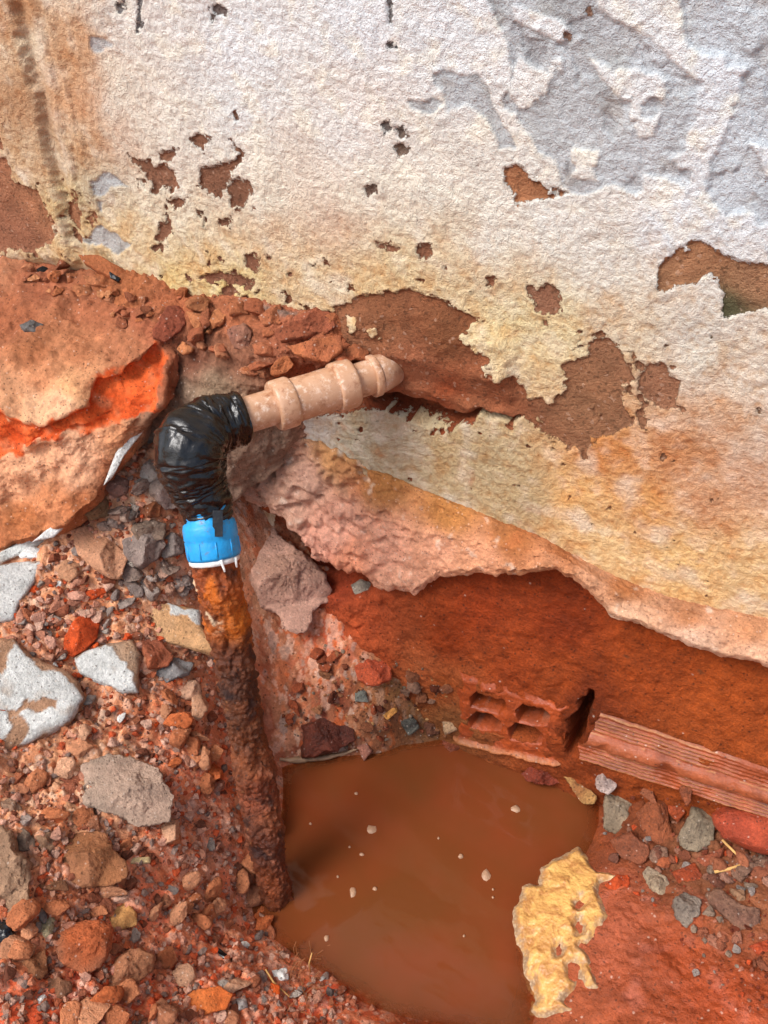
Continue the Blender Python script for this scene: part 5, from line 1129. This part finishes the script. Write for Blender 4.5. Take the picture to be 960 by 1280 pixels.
def put(x, y, s, hexc, label, group, cat='pebble'):
    p, n = hit(x, y)
    o = bpy.data.objects.new('pebble', random.choice(PM)); COL.objects.link(o)
    o.location = p + n * s * .25; o.scale = (s, s, s)
    o.rotation_euler = (random.uniform(-.5, .5), random.uniform(-.5, .5), random.uniform(0, 6.3))
    o.color = (*(lin(hexc) * random.uniform(.85, 1.12)), 1)
    return tag(o, label, cat, group)
cnt = 0
while cnt < 235:
    x, y = random.uniform(0, 470), random.uniform(570, 1280)
    if not inside(x, y, LEFT): continue
    if cnt < 70: x, y = random.gauss(75, 38), random.gauss(775, 40)
    if not inside(x, y, LEFT): continue
    if any(sdist(np.array([x]), np.array([y]), g_[3], 40)[0] > 0 for g_ in ROCKS) and random.random() < .85: continue
    w = [.50, .16, .20, .10, .04] if y < 900 else [.38, .10, .40, .08, .04]
    if 560 < y < 760 and x > 130: w = [.25, .45, .22, .05, .03]
    c = random.choices(list(CLS), w)[0]; cols, lb, gr = CLS[c]
    s = random.uniform(.003, .0078) * (1.15 if y < 800 else 1) * (.7 if c in ('white', 'orange') else 1)
    put(x, y, s, random.choice(cols), lb, gr); cnt += 1
for _ in range(60):
    while True:
        x, y = random.uniform(745, 960), random.uniform(970, 1280)
        if inside(x, y, RIGHT): break
    put(x, y, random.uniform(.0025, .005), random.choice(['#8a4a34', '#7a5a4c', '#9a6a54', '#6e3420', '#8c8078', '#b84a24']), 'small wet pebble on the right mud bank', 'pebbles on the right bank')
BIGM = [peb_mesh(300 + k, 4)[0] for k in range(8)]
for m_ in BIGM: m_.polygons.foreach_set('use_smooth', [True] * len(m_.polygons))
def scatter(n, box, poly, smin, smax, cols, label, group):
    k = 0
    while k < n:
        x, y = random.uniform(box[0], box[2]), random.uniform(box[1], box[3])
        if not inside(x, y, poly) or any(sdist(np.array([x]), np.array([y]), g_[3], 40)[0] > -7 for g_ in ROCKS): continue
        o = put(x, y, random.uniform(smin, smax), random.choice(cols), label, group, 'clod'); o.name = 'clod'; o.data = random.choice(BIGM); k += 1
scatter(64, (0, 840, 330, 1280), LEFT, .006, .0150, ['#b8744e', '#c08460', '#a86440', '#b06a44', '#c49474', '#a0684a', '#b86236'], 'loose rough brown clod among the lower left rubble', 'clods in the lower left rubble')
scatter(26, (130, 590, 260, 760), LEFT, .006, .011, ['#94847a', '#8a766a', '#a08878', '#84746c', '#9a7460'], 'rough grey brown lump in the rubble beside the blue fitting', 'lumps beside the blue fitting')
scatter(16, (745, 980, 960, 1110), RIGHT, .006, .011, ['#7c4630', '#8a5038', '#6e4434', '#80604e', '#94583c'], 'wet brown lump in the rubble below the ribbed brick', 'lumps below the ribbed brick')
SLABP = [(20,318),(70,322),(140,345),(200,358),(205,400),(150,410),(90,380),(30,350)]
scatter(26, (20, 315, 205, 412), SLABP, .0025, .0085, ['#a8643e', '#9a583a', '#b47850', '#a46a4a', '#8e5236'], 'small brown crumb on top of the broken paving block by the wall', 'crumbs on the paving block')
scatter(30, (350, 800, 570, 940), BACK, .004, .010, ['#6e3a24', '#7c4a30', '#5c2c1a', '#8a5a3c', '#7a5a48', '#8a4428'], 'wet brown lump on the bank behind the pool', 'lumps behind the pool')
RBANK = [(765,985),(960,1035),(960,1215),(890,1190),(810,1110),(770,1060)]
scatter(40, (765, 985, 960, 1215), RBANK, .003, .0085, ['#8a5038', '#94604a', '#a07460', '#7c4630', '#86705e', '#9c5434'], 'damp angular chip in the rubble of the right bank', 'chips on the right bank')
BANKP = [(200,362),(250,376),(300,384),(390,396),(430,410),(425,440),(360,452),(320,470),(260,452),(215,420)]
scatter(22, (200, 355, 435, 470), BANKP, .005, .012, ['#a8643e', '#9a583a', '#b07048', '#8e5236', '#a46a4a'], 'crumbly brown clod in the bank under the plaster edge', 'clods in the bank under the plaster')
def build_gravel():
    ico = [peb_mesh(100 + k, 1) for k in range(5)]; tris = [np.array([list(p.vertices) for p in m.polygons]) for m, _ in ico]
    VV, FF, CC = [], [], []; b = 0
    pal = {'L': ['#c89a84', '#b88068', '#c08a70', '#a8684c', '#9a5a40', '#b0603f', '#b48c78', '#8c7468', '#b8502c', '#7a4530'],
           'R': ['#8a4028', '#9a5038', '#7a3420', '#a86a54', '#8c7a6c'], 'B': ['#8a5a3c', '#6e3a24', '#94603c', '#5a3020', '#a87c50', '#7c6a58']}
    def add(x, y, s, key):
        nonlocal b
        p, n = hit(x, y)
        if p[2] < 0.001: return
        k = random.randrange(5); V = ico[k][1]
        a = random.uniform(0, 6.3); R = np.array([[math.cos(a), -math.sin(a), 0], [math.sin(a), math.cos(a), 0], [0, 0, 1]])
        t = random.uniform(-.7, .7); R = R @ np.array([[1, 0, 0], [0, math.cos(t), -math.sin(t)], [0, math.sin(t), math.cos(t)]])
        VV.append(V @ R.T * s + p + n * s * .2); FF.append(tris[k] + b); b += len(V)
        CC.append(np.broadcast_to(lin(random.choice(pal[key])) * random.uniform(.75, 1.2), V.shape))
    for key, poly, N, smax in (('L', LEFT, 5600, .0046), ('L', [(0,700),(0,1280),(430,1280),(600,1300),(600,1400),(-260,1400),(-260,760)], 1400, .0046), ('R', RIGHT, 300, .0020), ('B', BACK, 300, .0030)):
        pp = np.array(poly); got = 0
        cx = np.random.default_rng(5).uniform(pp.min(0), pp.max(0), (N * 4, 2)); m = sdist(cx[:, 0], cx[:, 1], poly, 500) > 0
        for x, y in cx[m][:N]:
            add(x, y, 0.0008 + smax * random.random() ** 2.2, key)
    V, F, C = np.vstack(VV), np.vstack(FF), np.vstack(CC)
    me = raw_mesh('gravel', V, F, False); set_col(me, C); return me
tag(add_obj('gravel', build_gravel(), M_STONE), 'fine crumbs of mortar, brick and gravel strewn over the earth', 'gravel', kind='stuff')
